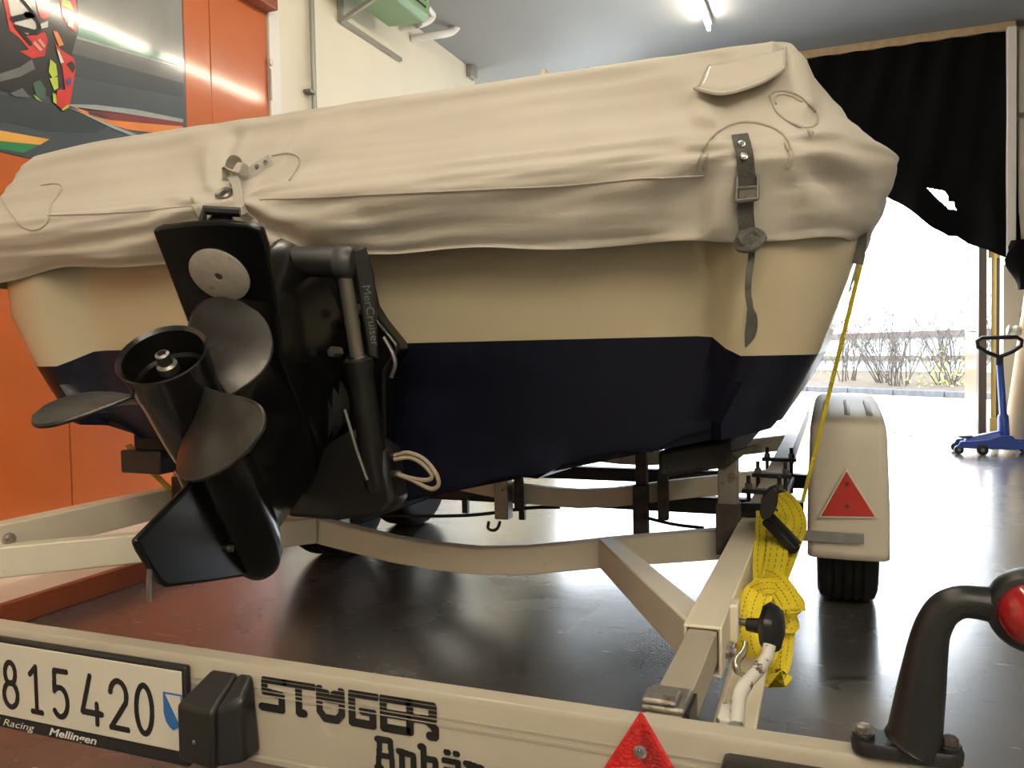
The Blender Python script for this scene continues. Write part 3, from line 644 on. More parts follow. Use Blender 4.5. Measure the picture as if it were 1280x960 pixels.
seam([(966, 130), (963, 120), (970, 115), (985, 115), (1000, 121), (1013, 133), (1021, 145), (1021, 155), (1012, 160), (1000, 159), (985, 152), (972, 142), (966, 130)], .002)
seam([(970, 131), (968, 123), (976, 119), (990, 121), (1003, 128)], .0015)
seam([(0, 240), (10, 262), (28, 283), (45, 288), (60, 278), (64, 258), (74, 243), (78, 234), (70, 230), (52, 232)], .0022)
seam([(240, 248), (242, 260), (252, 272), (264, 279)], .004); seam([(340, 195), (362, 192), (374, 198), (372, 210), (362, 226)], .0022)
seam([(130, 165), (170, 158), (215, 153), (240, 146)], .0015)
seam([(30, 196), (60, 190), (82, 180)], .0015)
for a, c in ((20, 271), (150, 268), (300, 262), (420, 258)): pass
seam([(60, 270), (150, 266), (240, 258)], .0016); seam([(325, 250), (450, 244), (600, 237), (700, 232), (800, 224), (880, 219)], .0016)
seam([(1011, 165), (1013, 168), (1016, 166)], .003)
# vinyl flap
tp = spline([V((886, 82, 0)), V((915, 76, 0)), V((950, 68, 0)), V((982, 60, 0))], 5); bt = spline([V((869, 120, 0)), V((905, 127, 0)), V((950, 114, 0)), V((979, 97, 0))], 5)
c0_, c1_, c2_ = hit(886, 82, .008)[0], hit(982, 60, .008)[0], hit(925, 122, .012)[0]
fn = (c1_-c0_).cross(c2_-c0_).normalized(); fn = fn if fn.dot(CAMP-c0_) > 0 else -fn
def onpl(px, py): d = ray(px, py); return CAMP+d*((c0_-CAMP).dot(fn)/d.dot(fn))
g = []
for a, c in zip(tp, bt):
    g.append([onpl(*a.lerp(c, k/8).xy)+fn*(.014*(k/8)**2+.003*sin(k*.9)) for k in range(9)])
fl = MB().grid(g).build('flap', M['vinyl'], cover, ang=3, solid=.003); fl['label'] = 'glossy rounded vinyl flap sewn on the cover'
edge = [g[0][k] for k in range(9)]+[r[-1] for r in g[1:]]+[g[-1][k] for k in range(7, -1, -1)]
MB().tube(edge, .003, 6).build('flap_piping', M['seam'], fl)
# starboard hold-down strap with buckle
def on(pix, off=.004): return [hit(a, c, off)[0] for a, c in pix]
st = [p for p in on([(925, 172), (928, 186), (931, 200), (933, 214), (934, 226), (933, 242), (932, 258), (933, 275), (935, 290)], .006)]
for a, c in zip(st, st[1:]): pass
strap = MB().ribbon(spline(st, 3), .027, (1, .15, 0), .003).build('hold_down_strap', M['strapg'], cover); strap['label'] = 'dark grey webbing strap with metal buckle'
for a, c in ((926, 184), (929, 199)):
    h, n = hit(a, c, .008); MB().lathe([(.0, .003), (.003, .003), (.004, .0015), (.0065, .0025), (.0065, 0)], h, n, 14).build('rivet', M['steel'], strap)
h, n = hit(934, 234, .010); xr = V((1, .1, .05)).normalized(); yr = V((.05, 0, 1)).normalized()
mb = MB()
for sx in (-.017, .017): mb.beam(h+xr*sx-yr*.022, h+xr*sx+yr*.02, .006, .006, n)
for sy in (-.02, -.0, .018): mb.beam(h-xr*.017+yr*sy, h+xr*.017+yr*sy, .007, .006, n)
mb.build('buckle', M['dsteel'], strap, bevel=.0015); MB().beam(h-xr*.013-yr*.010+n*.003, h+xr*.013-yr*.010+n*.003, .014, .003, n).build('buckle_plate', M['galv'], strap)
kn_ = P(937, 302, y=st[-1].y-.012)
MB().tube(spline([st[-1], kn_+V((-.014, 0, .014)), kn_+V((-.018, -.010, -.008)), kn_+V((.006, -.022, -.014)), kn_+V((.022, -.010, .004)), kn_+V((.006, .0, .018)), kn_+V((-.012, -.020, .004)), kn_+V((.004, -.012, -.016))], 5), .0075, 8, sq=.7).build('knot', M['strapg'], strap)
MB().sphere(kn_+V((.002, -.010, 0)), .011, 12, 8, (1, .8, 1.1)).build('knot_core', M['strapg'], strap)
tl = [P(a, c, y=y) for a, c, y in ((940, 308, kn_.y), (939, 325, kn_.y-.002), (936, 345, 1.385), (935, 365, 1.388), (938, 385, 1.392), (940, 402, 1.395), (937, 420, 1.40), (932, 434, 1.405))]
MB().ribbon(spline(tl, 4), [.011]*8+[.010]*8+[.009, .013, .017, .019, .02, .021, .021, .02, .018, .014, .010, .006, .003], [V((1, .6*sin(i*.22), .2*cos(i*.3))) for i in range(29)], .003).build('strap_tail', M['strapg'], strap)
# port hold-down strap, knotted
s2 = on([(341, 202), (328, 210), (314, 219), (300, 226), (290, 233)], .007)
ps = MB().ribbon(spline(s2, 3), .024, (.5, .1, .8), .003).build('hold_down_strap', M['strapl'], cover); ps['label'] = 'pale grey knotted webbing strap'
for a, c in ((335, 206), (325, 212)):
    h, n = hit(a, c, .01); MB().lathe([(.0, .003), (.0045, .003), (.006, 0)], h, n, 12).build('rivet', M['steel'], ps)
h, n = hit(303, 226, .012)
def off2(dx, dz, dn): return h+V((dx, 0, dz))+n*dn
MB().ribbon(spline([off2(-.012, -.012, .002), off2(-.022, .012, .01), off2(-.002, .024, .018), off2(.022, .012, .018), off2(.014, -.012, .016), off2(-.012, -.008, .02), off2(-.028, .004, .014), off2(-.034, -.016, .01)], 5), .022, V((.1, -.8, .5)), .003).build('knot', M['strapl'], ps)
tq = [hit(a, c, .016)[0] for a, c in ((293, 226), (300, 240), (308, 256), (318, 272), (324, 280))]
MB().ribbon(spline(tq, 3), [.022]*9+[.022, .020, .016, .008], (1, 0, .35), .003).build('strap_tail', M['strapl'], ps)
h, n = hit(281, 244, .006)
MB().lathe([(.010, 0), (.016, .004), (.020, 0)], h, n, 18).build('grommet', M['dsteel'], ps)
# things poking up behind the ridge
tag(MB().lathe([(.01, 0), (.012, .33), (.03, .34), (.035, .37), (.03, .40), (.01, .41)], (-.61, 2.15, 1.23), (0, 0, 1), 16).build('stern_light', M['blackm']), 'dark round lamp top showing just above the cover ridge', 'lamp')
pk = MB().lathe([(.16, 0), (.09, .03), (.03, .09), (.008, .14)], (-.685, 2.0, 1.46), (0, 0, 1), 20); pk.build('canvas_peak', M['cover'], cover)

# ================================================================== STERN DRIVE
DO = V((-.886, .941, .809)); DR = V((.973, .222, -.062)).normalized(); DPp = V((.191, -.625, .757)); DPp = (DPp-DR*DR.dot(DPp)).normalized(); DU = DPp.cross(DR)
if DU.z < 0: DU = -DU
def D(r, p, u): return DO+DR*r+DPp*p+DU*u
def Dpix(px, py, ax, val):
    d = ray(px, py); n = (DR, DPp, DU)[ax]; t = (DO+n*val-CAMP).dot(n)/d.dot(n); return CAMP+d*t
sd = thing('stern_drive', (-1.0, 1.5, .6), 'black tilted-up stern drive with propeller on the boat transom', 'engine')
# anti-ventilation plate, seen from below
ap = [Dpix(a, c, 2, .2) for a, c in ((190, 289), (200, 285), (235, 281), (275, 279), (310, 282), (327, 288), (334, 310), (345, 380), (352, 450))]+[D(.06, -.25, .2), D(.03, -.42, .2), D(-.03, -.42, .2), D(-.075, -.2, .2), D(-.095, -.03, .2)]
plate = MB().prism(ap, DU*.014).build('cavitation_plate', M['black'], sd, bevel=.004)
an = MB().lathe([(.0, -.003), (.006, -.003), (.007, -.006), (.044, -.006), (.0485, -.003), (.0485, 0)], D(-.002, .095, .2), DU, 36).build('anode', M['anode'], plate); an['label'] = 'round grey zinc anode disc'
MB().lathe([(0, -.006), (.004, -.006), (.006, -.004), (.006, -.001)], D(-.002, .095, .2), DU, 12).build('anode_screw', M['rust'], an)
tb = MB().loft([[D(x, p, u) for x, p in ((-.02, .17), (.02, .17), (.022, .06), (-.022, .06))] for u in (.214, .262)]); tb.build('plate_boss', M['black'], sd, bevel=.008)
MB().tube([D(-.02, .165, .225), D(-.02, .18, .25), D(.03, .17, .262)], .008, 8).build('water_tube', M['blackm'], sd)
# gear case
tp_ = [(.002, -.425), (.018, -.418), (.034, -.40), (.046, -.37), (.053, -.33), (.057, -.28), (.058, -.15), (.055, -.10)]
MB().lathe(tp_, D(0, 0, 0), DPp, 28).build('gear_case', M['black'], sd)
def foil(p0, p1, wd, n=9):   # closed streamlined outline in (r,p)
    out = []
    for k in range(2*n):
        a = 2*pi*k/(2*n); out.append((wd*sin(a)*(1-.25*cos(a)), (p0+p1)/2+(p1-p0)/2*cos(a)))
    return out
MB().loft([[D(r, p, u) for r, p in foil(p0, p1, wd)] for u, p0, p1, wd in ((.0, -.37, -.10, .045), (.06, -.38, -.08, .045), (.12, -.40, -.06, .048), (.2, -.42, -.03, .058))]).build('strut', M['black'], sd)
sk = [Dpix(a, c, 0, 0) for a, c in ((250, 590), (238, 602), (166, 676), (172, 690), (196, 728), (206, 734), (255, 728), (300, 721), (318, 712), (290, 620))]
MB().prism([p-DR*.006 for p in sk], DR*.012).build('skeg', M['black'], sd, bevel=.005)
MB().tube([Dpix(188, 700, 0, 0), Dpix(186, 726, 0, 0), Dpix(186, 752, 0, 0)], .0035, 8).build('pitot_tube', M['dsteel'], sd)
p = Dpix(281, 685, 0, .0); MB().lathe([(.006, 0), (.006, .014)], p, DR, 12).build('plug_screw', M['dsteel'], sd)
# propeller
prop = MB()
prop.lathe([(.043, -.135), (.049, -.10), (.053, -.04), (.055, .03), (.057, .055), (.058, .056), (.059, .085), (.063, .103), (.0615, .105), (.056, .10), (.054, .06), (.050, .055), (.049, .02), (.034, .02), (.033, .0)], D(0, 0, 0), DPp, 40, cap=True)
prop = prop.build('propeller', M['hubm'], sd, ang=.5)
MB().tube([D(0, 0, 0)+DPp*h for h in (.02, .05, .055, .058, .082, .085, .1)], [.020, .017, .014, .0135, .0125, .009, .008], 18).build('propeller_nut', M['hubm'], prop)
MB().lathe([(.0145, .072), (.0145, .084), (.010, .087), (.010, .103), (.006, .105), (.005, .100), (0, .10)], D(0, 0, 0), DPp, 14).build('shaft_end', M['dsteel'], prop)
mb = MB()
for k in range(22):
    a = 2*pi*k/22; mb.lathe([(.0025, .02), (.0025, .027), (0, .028)], D(.029*cos(a), 0, .029*sin(a)), DPp, 5)
mb.build('washer_teeth', M['hubm'], prop)
def blade(ph, m):
    th = 0.005; nr, nsx = 30, 28; front = []
    for i in range(nr+1):
        rr = .0565+(.195-.0565)*i/nr; t = i/nr
        da = math.radians(61)*(1-.12*t)*math.sqrt(max(0, 1-max(0, (t-.30)/.70)**2.4)); sk_ = math.radians(10.5)*t*t
        row = []
        for j in range(nsx+1):
            s_ = j/nsx-.5; a = ph+sk_+s_*da; pp_ = .021-(s_*da)*PITCHK+.026*t*t
            row.append(D(rr*cos(a), pp_, rr*sin(a)))
        front.append(row)
    return MB().grid(front).build('blade', m, prop, ang=3, solid=.006)
PITCHK = -.071
for ph in (73.7, 193.7, -46.3): blade(math.radians(ph), M['prop'])
# upper housing
MB().loft([[D(r, p, u) for r, p in foil(p0, p1, wd, 10)] for u, p0, p1, wd in ((.205, -.42, .0, .06), (.25, -.43, .02, .068), (.34, -.43, .03, .075), (.42, -.40, .02, .078), (.48, -.38, -.04, .07), (.505, -.34, -.10, .045))]).build('upper_housing', M['black'], sd)
hpv = D(.0, -.02, .405)
MB().lathe([(.024, -.115), (.028, -.10), (.028, .10), (.025, .112), (.018, .116)], hpv, DR, 24).build('ram_pivot', M['blackm'], sd)
MB().lathe([(.027, .10), (.030, .104), (.030, .126), (.024, .134), (0, .136)], hpv, DR, 24).build('pivot_cap', mat('dark_grey_cap', (.045, .045, .045), .4), sd)
def ram(sx, end):
    a0 = hpv+DR*(.112*sx); e = V(end); d = (e-a0); L_ = d.length; d.normalize()
    rm = MB().tube([a0, a0+d*.02, a0+d*(L_*.42)], [.016, .0135, .0135], 14).build('trim_ram', M['rod'], sd)
    cyl = MB().tube([a0+d*(L_*.40), a0+d*(L_*.41), a0+d*(L_*.45), a0+d*(L_*.47), a0+d*(L_*.97), a0+d*L_], [.022, .028, .028, .025, .025, .018], 18).build('cylinder', M['blackm'], rm)
    MB().lathe([(.014, -.004), (.019, -.004), (.019, .003), (.014, .003)], a0+d*(L_*.40), d, 18, cap=False).build('seal_ring', M['steel'], rm)
    return a0, d, L_, rm
RA, RD, RL, RM = ram(1, (-.815, 1.36, .615)); ram(-1, (-1.18, 1.40, .615))
# guard beside the ram carrying the lettering
gs = RD.cross(DR).normalized(); cv = (CAMP-(RA+RD*.2)); rsd = RD.cross(cv).normalized()
if rsd.x < 0: rsd = -rsd
gn = RD.cross(rsd); gn = gn if gn.dot(cv) > 0 else -gn
g0 = RA+rsd*.020; gp = [g0-RD*.02, g0+RD*(RL*.40), g0+RD*(RL*.42)+rsd*.018, g0+RD*.03+rsd*.034, g0-RD*.025+rsd*.026]
MB().prism([p-gn*.006 for p in gp], gn*.012).build('ram_guard', M['blackm'], sd, bevel=.004)
def text(s_, o, xd, yd, size, name, m, parent, shear=0, wid=1, bold=0):
    cu_ = bpy.data.curves.new('t', 'FONT'); cu_.body = s_; cu_.size = 1; cu_.shear = shear; cu_.offset = bold; cu_.resolution_u = 3
    ob = bpy.data.objects.new('t', cu_); COL.objects.link(ob); bpy.context.view_layer.update()
    me = bpy.data.meshes.new_from_object(ob.evaluated_get(bpy.context.evaluated_depsgraph_get())); bpy.data.objects.remove(ob)
    o, xd, yd = V(o), V(xd).normalized(), V(yd).normalized(); mb = MB(); mb.add([o+xd*(v.co.x*size*wid)+yd*(v.co.y*size) for v in me.vertices], [tuple(p.vertices) for p in me.polygons])
    return mb.build(name, m, parent, smooth=False, flip=False)
text('MerCruiser', g0+RD*.045+rsd*.009+gn*.0075, RD, rsd, .021, 'ram_lettering', M['grey'], sd, wid=1.15)
# transom assembly
def tpoly(half, y, th, name, m, cx=-1.0, bev=.008):
    pts = [V((cx+x, y, z)) for x, z in half]+[V((cx-x, y, z)) for x, z in reversed(half) if x > .001]
    return MB().prism(pts, (0, th, 0)).build(name, m, sd, bevel=bev)
tpoly([(0, 1.075), (.085, 1.072), (.10, 1.05), (.115, .985), (.135, .955), (.178, .905), (.182, .885), (.165, .872), (.148, .85), (.14, .62), (.10, .56), (0, .545)], 1.455, .05, 'transom_plate', M['black'])
tpoly([(0, 1.02), (.055, 1.02), (.10, .98), (.125, .86), (.12, .68), (.06, .60), (0, .59)], 1.40, .055, 'gimbal_housing', M['black'], bev=.015)
MB().lathe([(.085, 0), (.095, .02), (.08, .035), (.095, .05), (.08, .065), (.09, .08)], (-.99, 1.40, .80), (.05, -1, -.35), 24).build('bellows', M['rubber'], sd)
tpoly([(0, 1.09), (.05, 1.09), (.07, 1.07), (.075, .98), (0, .97)], 1.33, .09, 'gimbal_cap', M['blackm'], -1.03, .012)
lo = MB().prism([(x, 1.34, z) for x, z in ((-.86, .74), (-.79, .70), (-.775, .60), (-.80, .575), (-.90, .56), (-1.02, .56), (-1.02, .66))], (0, .07, 0)); lo.build('hinge_bracket', M['blackm'], sd, bevel=.01)
for (a, c, y) in ((447, 386, 1.38), (438, 404, 1.38), (416, 440, 1.30), (444, 470, 1.34)):
    q = P(a, c, y=y); MB().lathe([(.011, .02), (.011, 0), (.009, -.006), (0, -.007)], q, (0, 1, 0), 6).build('bolt', M['dsteel'], sd)
for pix in (((493, 570), (510, 566), (530, 574), (545, 592), (548, 606), (538, 611), (515, 600), (495, 592)), ((493, 574), (512, 572), (528, 580), (540, 594), (534, 600), (515, 598), (495, 592))):
    MB().tube(spline([P(a, c, y=1.33) for a, c in pix], 5), .0042, 8).build('hydraulic_hose', M['hose'], sd)
for (a, c) in (((490, 570), (500, 569)), ((490, 592), (499, 592))): MB().tube([P(*a, y=1.345), P(*c, y=1.33)], .006, 8).build('hose_fitting', M['dsteel'], sd)
MB().tube([P(a, c, y=1.29) for a, c in ((431, 512), (445, 560), (459, 600))], .0028, 6).build('cable', M['grey'], sd)
MB().tube([P(a, c, y=1.36) for a, c in ((395, 602), (425, 604))], .005, 8).build('grease_pipe', M['dsteel'], sd)
MB().tube(spline([P(a, c, y=1.33) for a, c in ((480, 422), (490, 440), (494, 455), (489, 472))], 4), .004, 8).build('vent_hose', M['dsteel'], sd)

# ================================================================== TRAILER
tr = thing('boat_trailer', (-1.05, 3.2, 0), 'cream painted boat trailer under the motorboat', 'trailer')
def hollow(x0, x1, y0, y1, z0, z1, t=.005):
    mb = MB()
    o = [(x0, z0), (x1, z0), (x1, z1), (x0, z1)]; i = [(x0+t, z0+t), (x1-t, z0+t), (x1-t, z1-t), (x0+t, z1-t)]
    mb.loft([[V((x, y1, z)) for x, z in o], [V((x, y0, z)) for x, z in o], [V((x, y0, z)) for x, z in i], [V((x, y0+.5, z)) for x, z in i]], cap=True); return mb
hollow(-.205, -.150, 1.185, 5.8, .405, .48).build('side_rail', M['frame'], tr, bevel=.004)
hollow(-1.95, -1.89, 1.10, 5.8, .40, .482).build('side_rail', M['frame'], tr, bevel=.004)
XB = [(-1.89, .452), (-1.428, .411), (-1.30, .392), (-1.15, .370), (-1.03, .360), (-.889, .357), (-.76, .368), (-.64, .388), (-.523, .408), (-.205, .455)]
def xbeam(y, dz=0, h=.072): 
    pr = [(-.02, -h), (.02, -h), (.02, 0), (-.02, 0)]
    MB().sweep([V((x, y, z+dz)) for x, z in XB], pr).build('cross_beam', M['frame'], tr, bevel=.004, ang=.3)
xbeam(2.0); xbeam(2.92, .008, .07); xbeam(4.1, .01)
MB().beam((-.53, 1.985, .372), (-.185, 1.26, .425), .05, .072).build('brace', M['frame'], tr, bevel=.004)
MB().beam((-1.41, 1.985, .376), (-1.90, 1.34, .40), .05, .075).build('brace', M['frame'], tr, bevel=.004)
MB().beam((-.125, 1.02, .345), (-.125, 2.0, .40), .05, .012).build('lower_flange', M['frame'], tr, bevel=.003)
MB().beam((-.152, 1.02, .335), (-.152, 2.0, .39), .008, .05).build('lower_web', M['frame'], tr, bevel=.002)
p = P(10, 674, x=-1.888); MB().lathe([(.016, 0), (.016, .008), (.012, .012)], p, (1, 0, 0), 12).build('bolt', M['galv'], tr)
for a, c in ((909, 815), (929, 752)):
    p = P(a, c, x=-.149); MB().lathe([(.011, -.006), (.011, .004), (.007, .008), (.007, .014)], p, (1, 0, 0), 6).build('bolt', M['galv'], tr)
# axles, wheels
for y in (3.08, 3.74): MB().beam((-1.93, y, .30), (-.10, y, .30), .06, .06).build('axle', M['blackm'], tr, bevel=.008)
def wheel(x, y, inner):
    R0, wd = .305, .095
    prf = [(.18, -.085), (.23, -.092), (.275, -.094), (.295, -.086), (.304, -.068)]
    for q in (-.045, -.015, .015, .045): prf += [(.305, q-.012), (.305, q-.006), (.298, q-.005), (.298, q+.005), (.305, q+.006)]
    prf += [(.304, .068), (.295, .086), (.275, .094), (.23, .092), (.18, .085)]
    w_ = MB().lathe(prf, (x, y, R0), (1, 0, 0), 48).build('wheel', M['rubber'], tr, ang=.5)
    MB().lathe([(.178, -.09), (.17, -.08), (.15, -.03), (.06, -.02), (.05, -.05*inner), (.05, .05), (.15, .03), (.17, .08), (.178, .09)], (x, y, R0), (1, 0, 0), 32).build('rim', M['galv'], w_)
    for k in range(5): a = 2*pi*k/5; MB().lathe([(.009, 0), (.009, .012)], (x+.03*inner, y+.085*cos(a), R0+.085*sin(a)), (inner, 0, 0), 6).build('wheel_nut', M['dsteel'], w_)
for y in (3.08, 3.74): wheel(.042, y, 1); wheel(-2.06, y, -1)
def mudguard(xc, lab):
    path = spline([V((0, 2.735, .215)), V((0, 2.725, .35)), V((0, 2.722, .52)), V((0, 2.728, .615)), V((0, 2.775, .652)), V((0, 3.0, .672)), V((0, 3.41, .688)), V((0, 3.8, .676)), V((0, 4.02, .65)), V((0, 4.09, .6)), V((0, 4.10, .21))], 5)
    rings = []
    n = len(path)
    for i, p in enumerate(path):
        t = (path[min(i+1, n-1)]-path[max(i-1, 0)]).normalized(); nn = V((0, -t.z, t.y)); 
        if nn.dot(p-V((0, 3.41, .3))) < 0: nn = -nn
        h = .118-.010*smoothstep(.3, .7, p.z); cx = xc+ (.042-.0 if False else 0); rc = .028; pr = [(-h, -.11), (-h, -.05), (-h, -rc)]+[(-h+rc-rc*cos(a*pi/8), -rc+rc*sin(a*pi/8)) for a in range(1, 5)]
        pr = pr+[(-x, y) for x, y in reversed(pr)]
        # pyramid-like bulge in the middle of the rear face
        q = []
        for x, y in pr[:7]: q.append((x, y))
        for k in range(1, 8): q.append((-h+rc+(2*h-2*rc)*k/8, .004*(1-abs(k-4)/4)))
        for x, y in pr[7:]: q.append((x, y))
        rings.append([V((cx+x, p.y, p.z))+nn*y for x, y in q])
    mg = MB().loft(rings, cap=False, closed=False).build('mudguard', M['mud'], tr, solid=.005, ang=.9); mg['label'] = lab
    for dx in (-.065, 0, .065):
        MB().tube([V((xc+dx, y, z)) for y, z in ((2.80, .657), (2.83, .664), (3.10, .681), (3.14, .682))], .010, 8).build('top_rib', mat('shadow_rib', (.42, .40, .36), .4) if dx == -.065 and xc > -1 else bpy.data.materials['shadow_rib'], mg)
    return mg
mg = mudguard(.042, 'cream moulded mudguard')
def triplate(pts, yoff, out, inn, parent, m_out, m_in, th):
    c = sum(pts, V())/3
    big = [c+(p-c)*out for p in pts]; sm = [c+(p-c)*inn for p in pts]
    a = MB().prism([p+V((0, yoff, 0)) for p in big], (0, -th, 0)).build('reflector_border', m_out, parent, bevel=.004); o = MB().prism([p+V((0, yoff-th*.6, 0)) for p in sm], (0, -th*.8, 0)).build('reflector', m_in, parent, bevel=.002); return o
pts = [P(a, c, y=2.712) for a, c in ((1058, 584), (1022, 647), (1098, 648))]
rf = triplate(pts, 0, 1.0, .88, mg, M['mud'], M['redf'], .006); rf['label'] = 'red triangular reflector'
for a, c in ((1059, 605), (1059, 633)): MB().lathe([(.006, 0), (.005, .004), (0, .005)], P(a, c, y=2.701), (0, -1, 0), 10).build('reflector_screw', M['rust'], rf) if False else MB().lathe([(.006, 0), (.005, .004), (0, .005)], P(a, c, y=2.701), (0, -1, 0), 10).build('reflector_screw', M['rust'], mg)
MB().box(-.148, .087, 2.705, 2.711, .272, .305).build('mudguard_stay', M['tape'], tr, bevel=.001)
MB().box(-.15, -.08, 2.711, 2.735, .27, .307).build('stay_bracket', M['galv'], tr)
mudguard(-2.06, 'cream moulded mudguard behind the stern drive')
# bunks, posts, brackets
def bunk(x0, x1, za, zb, y0=1.66, y1=4.6):
    o = MB().hexa([(x0, y0, za-.055), (x1, y0, zb-.055), (x1, y1, zb-.055), (x0, y1, za-.055), (x0, y0, za), (x1, y0, zb), (x1, y1, zb), (x0, y1, za)]).build('bunk', M['rubber'], tr, bevel=.008)
bunk(-.335, -.19, .672, .700); bunk(-1.71, -1.565, .700, .672, 1.62)
MB().box(-1.735, -1.60, 1.60, 1.70, .585, .645).build('bunk_bracket', M['blackm'], tr, bevel=.005)
def post(x, y, z0, z1, w_=.046, m='galv', nm='bunk_post'): return MB().box(x-w_/2, x+w_/2, y-w_/2, y+w_/2, z0, z1).build(nm, M[m], tr, bevel=.003)
post(-.229, 1.955, .40, .52, .054, 'rust'); post(-.229, 1.955, .50, .645, .044)
post(-1.86, 1.955, .38, .52, .054, 'rust'); post(-1.86, 1.955, .50, .66, .044)
post(-.64, 2.86, .22, .40, .05, 'rust'); post(-.64, 2.88, .40, .60, .04, 'rust'); post(-1.17, 2.86, .25, .46, .055, 'galv'); post(-1.11, 2.87, .28, .46, .03, 'rust')
post(-.56, 2.86, .28, .46, .035, 'rust')
MB().beam((-.30, 1.955, .655), (-.20, 1.955, .668), .05, .03).build('bunk_saddle', M['blackm'], tr, bevel=.004)
MB().hexa([(-.25, 1.93, .60), (-.235, 1.93, .60), (-.235, 1.95, .60), (-.25, 1.95, .60), (-.215, 1.66, .665), (-.14, 1.66, .69), (-.14, 1.69, .69), (-.215, 1.69, .665)]).build('carpet_scrap', mat('grey_carpet', (.16, .16, .16), .9, bump=.4, bs=150), tr)
MB().hexa([(-.34, 1.62, .70), (-.2, 1.62, .725), (-.2, 1.64, .725), (-.34, 1.64, .70), (-.34, 1.62, .705), (-.2, 1.62, .73), (-.2, 1.64, .73), (-.34, 1.64, .705)]).build('carpet_edge', bpy.data.materials['grey_carpet'], tr)
lp = spline([P(a, c, y=2.86) for a, c in ((611, 652), (610, 660), (616, 663), (622, 660), (625, 652))], 4); MB().tube(lp, .006, 8).build('shackle', M['rust'], tr)
MB().tube(spline([P(a, c, y=3.0) for a, c in ((470, 645), (560, 645), (610, 642), (660, 635), (700, 634))], 4), .007, 8).build('brake_cable', M['blackm'], tr)
MB().tube(spline([P(a, c, y=2.8) for a, c in ((800, 645), (840, 655), (880, 660))], 3), .006, 8).build('brake_cable', M['blackm'], tr)
for px, py in ((582, 632), (653, 640)): q = P(px, py, y=3.0); MB().box(q.x-.012, q.x+.012, 2.99, 3.01, q.z-.03, q.z+.03).build('cable_clip', M['blackm'], tr)
for y in (2.32, 2.62, 3.0):
    for dx in (-.218, -.137): MB().tube([(dx, y, .37), (dx, y, .53)], .006, 8).build('u_bolt', M['blackm'], tr)
    MB().box(-.235, -.12, y-.018, y+.018, .482, .494).build('clamp_plate', M['blackm'], tr, bevel=.002)
    for dx in (-.218, -.137): MB().lathe([(.011, .494), (.011, .508), (.008, .509)], (dx, y, 0), (0, 0, 1), 6).build('clamp_nut', M['dsteel'], tr)
MB().box(-.235, -.13, 1.98, 2.06, .482, .497).build('ratchet_anchor', M['blackm'], tr, bevel=.003)
MB().tube([(-.135, 3.0, .42), (-.137, 2.3, .44)], .010, 8).build('side_rod', M['blackm'], tr)
# star knob clamp, bent white handle
kp = P(916, 775, x=-.148); kq = kp+V((.042, -.01, -.002))
MB().tube([kp, kq], .0055, 10).build('clamp_screw', M['dsteel'], tr); MB().box(-.152, -.138, kp.y-.02, kp.y+.02, kp.z-.03, kp.z+.03).build('clamp_pad', M['frame'], tr, bevel=.004)
kn2 = MB().lathe([(.010, -.02), (.012, 0), (.034, .008), (.040, .018), (.034, .028), (.016, .034), (0, .036)], kq, (1, -.25, .05), 30)
ax = V((1, -.25, .05)).normalized()
for v in kn2.v:
    r_ = (v-kq)-ax*(v-kq).dot(ax)
    if r_.length > .02: a = math.atan2(r_.z, r_.y); v -= r_*(.10*(1+cos(a*6))/2)
kn2.build('star_knob', M['plastic'], tr)
hpth = [P(962, 806, y=1.13), P(958, 822, y=1.12), P(945, 840, y=1.09), P(932, 855, y=1.06), P(924, 870, y=1.04), P(922, 890, y=1.02), P(920, 908, y=1.0)]
MB().tube(spline(hpth, 4), [.0085]*12+[.0095]*13, 12).build('bent_handle', wear(mat('peeling_white_paint', (.72, .69, .62), .55), (.13, .09, .06), 40, .58, .62), tr)
MB().box(-.135, -.105, 1.0, 1.05, .33, .43).build('handle_bracket', bpy.data.materials['peeling_white_paint'], tr, bevel=.003)

# ================================================================== LIGHT BAR
lb = thing('light_bar', (-.9, .87, .345), 'pale metal trailer light bar with number plate and lettering', 'light bar')
YF, ZT_, ZL = .864, .472, .346
pr = [(0, ZL), (0, ZT_-.006), (.004, ZT_), (.022, ZT_+.004), (.028, ZT_), (.028, ZL)]
MB().loft([[V((x, YF+a, z)) for a, z in pr] for x in (-1.95, .118)]).build('beam', M['bar'], lb, bevel=.0015)
for z, t in ((.4435, .0012), (.434, .0016)): MB().box(-1.95, .118, YF-.0012, YF+.001, z-t, z+t).build('beam_rib', M['bar'], lb)
MB().box(-1.95, .118, YF-.006, YF, ZL, ZL+.008).build('bottom_lip', M['bar'], lb, bevel=.001)
hollow(-.198, -.157, .892, 1.5, .425, .473, .003).build('slide_tube', M['bar'], lb, bevel=.003)
hollow(-1.942, -1.90, .892, 1.5, .425, .473, .003).build('slide_tube', M['bar'], lb, bevel=.003)
q = MB().box(-.203, -.154, .893, .955, .474, .482); q.box(-.203, -.163, .893, .93, .482, .489); q.build('tube_end_clamp', M['galv'], lb, bevel=.004)
MB().box(-.153, -.149, .893, .95, .42, .478).build('end_plate', M['blackm'], lb)
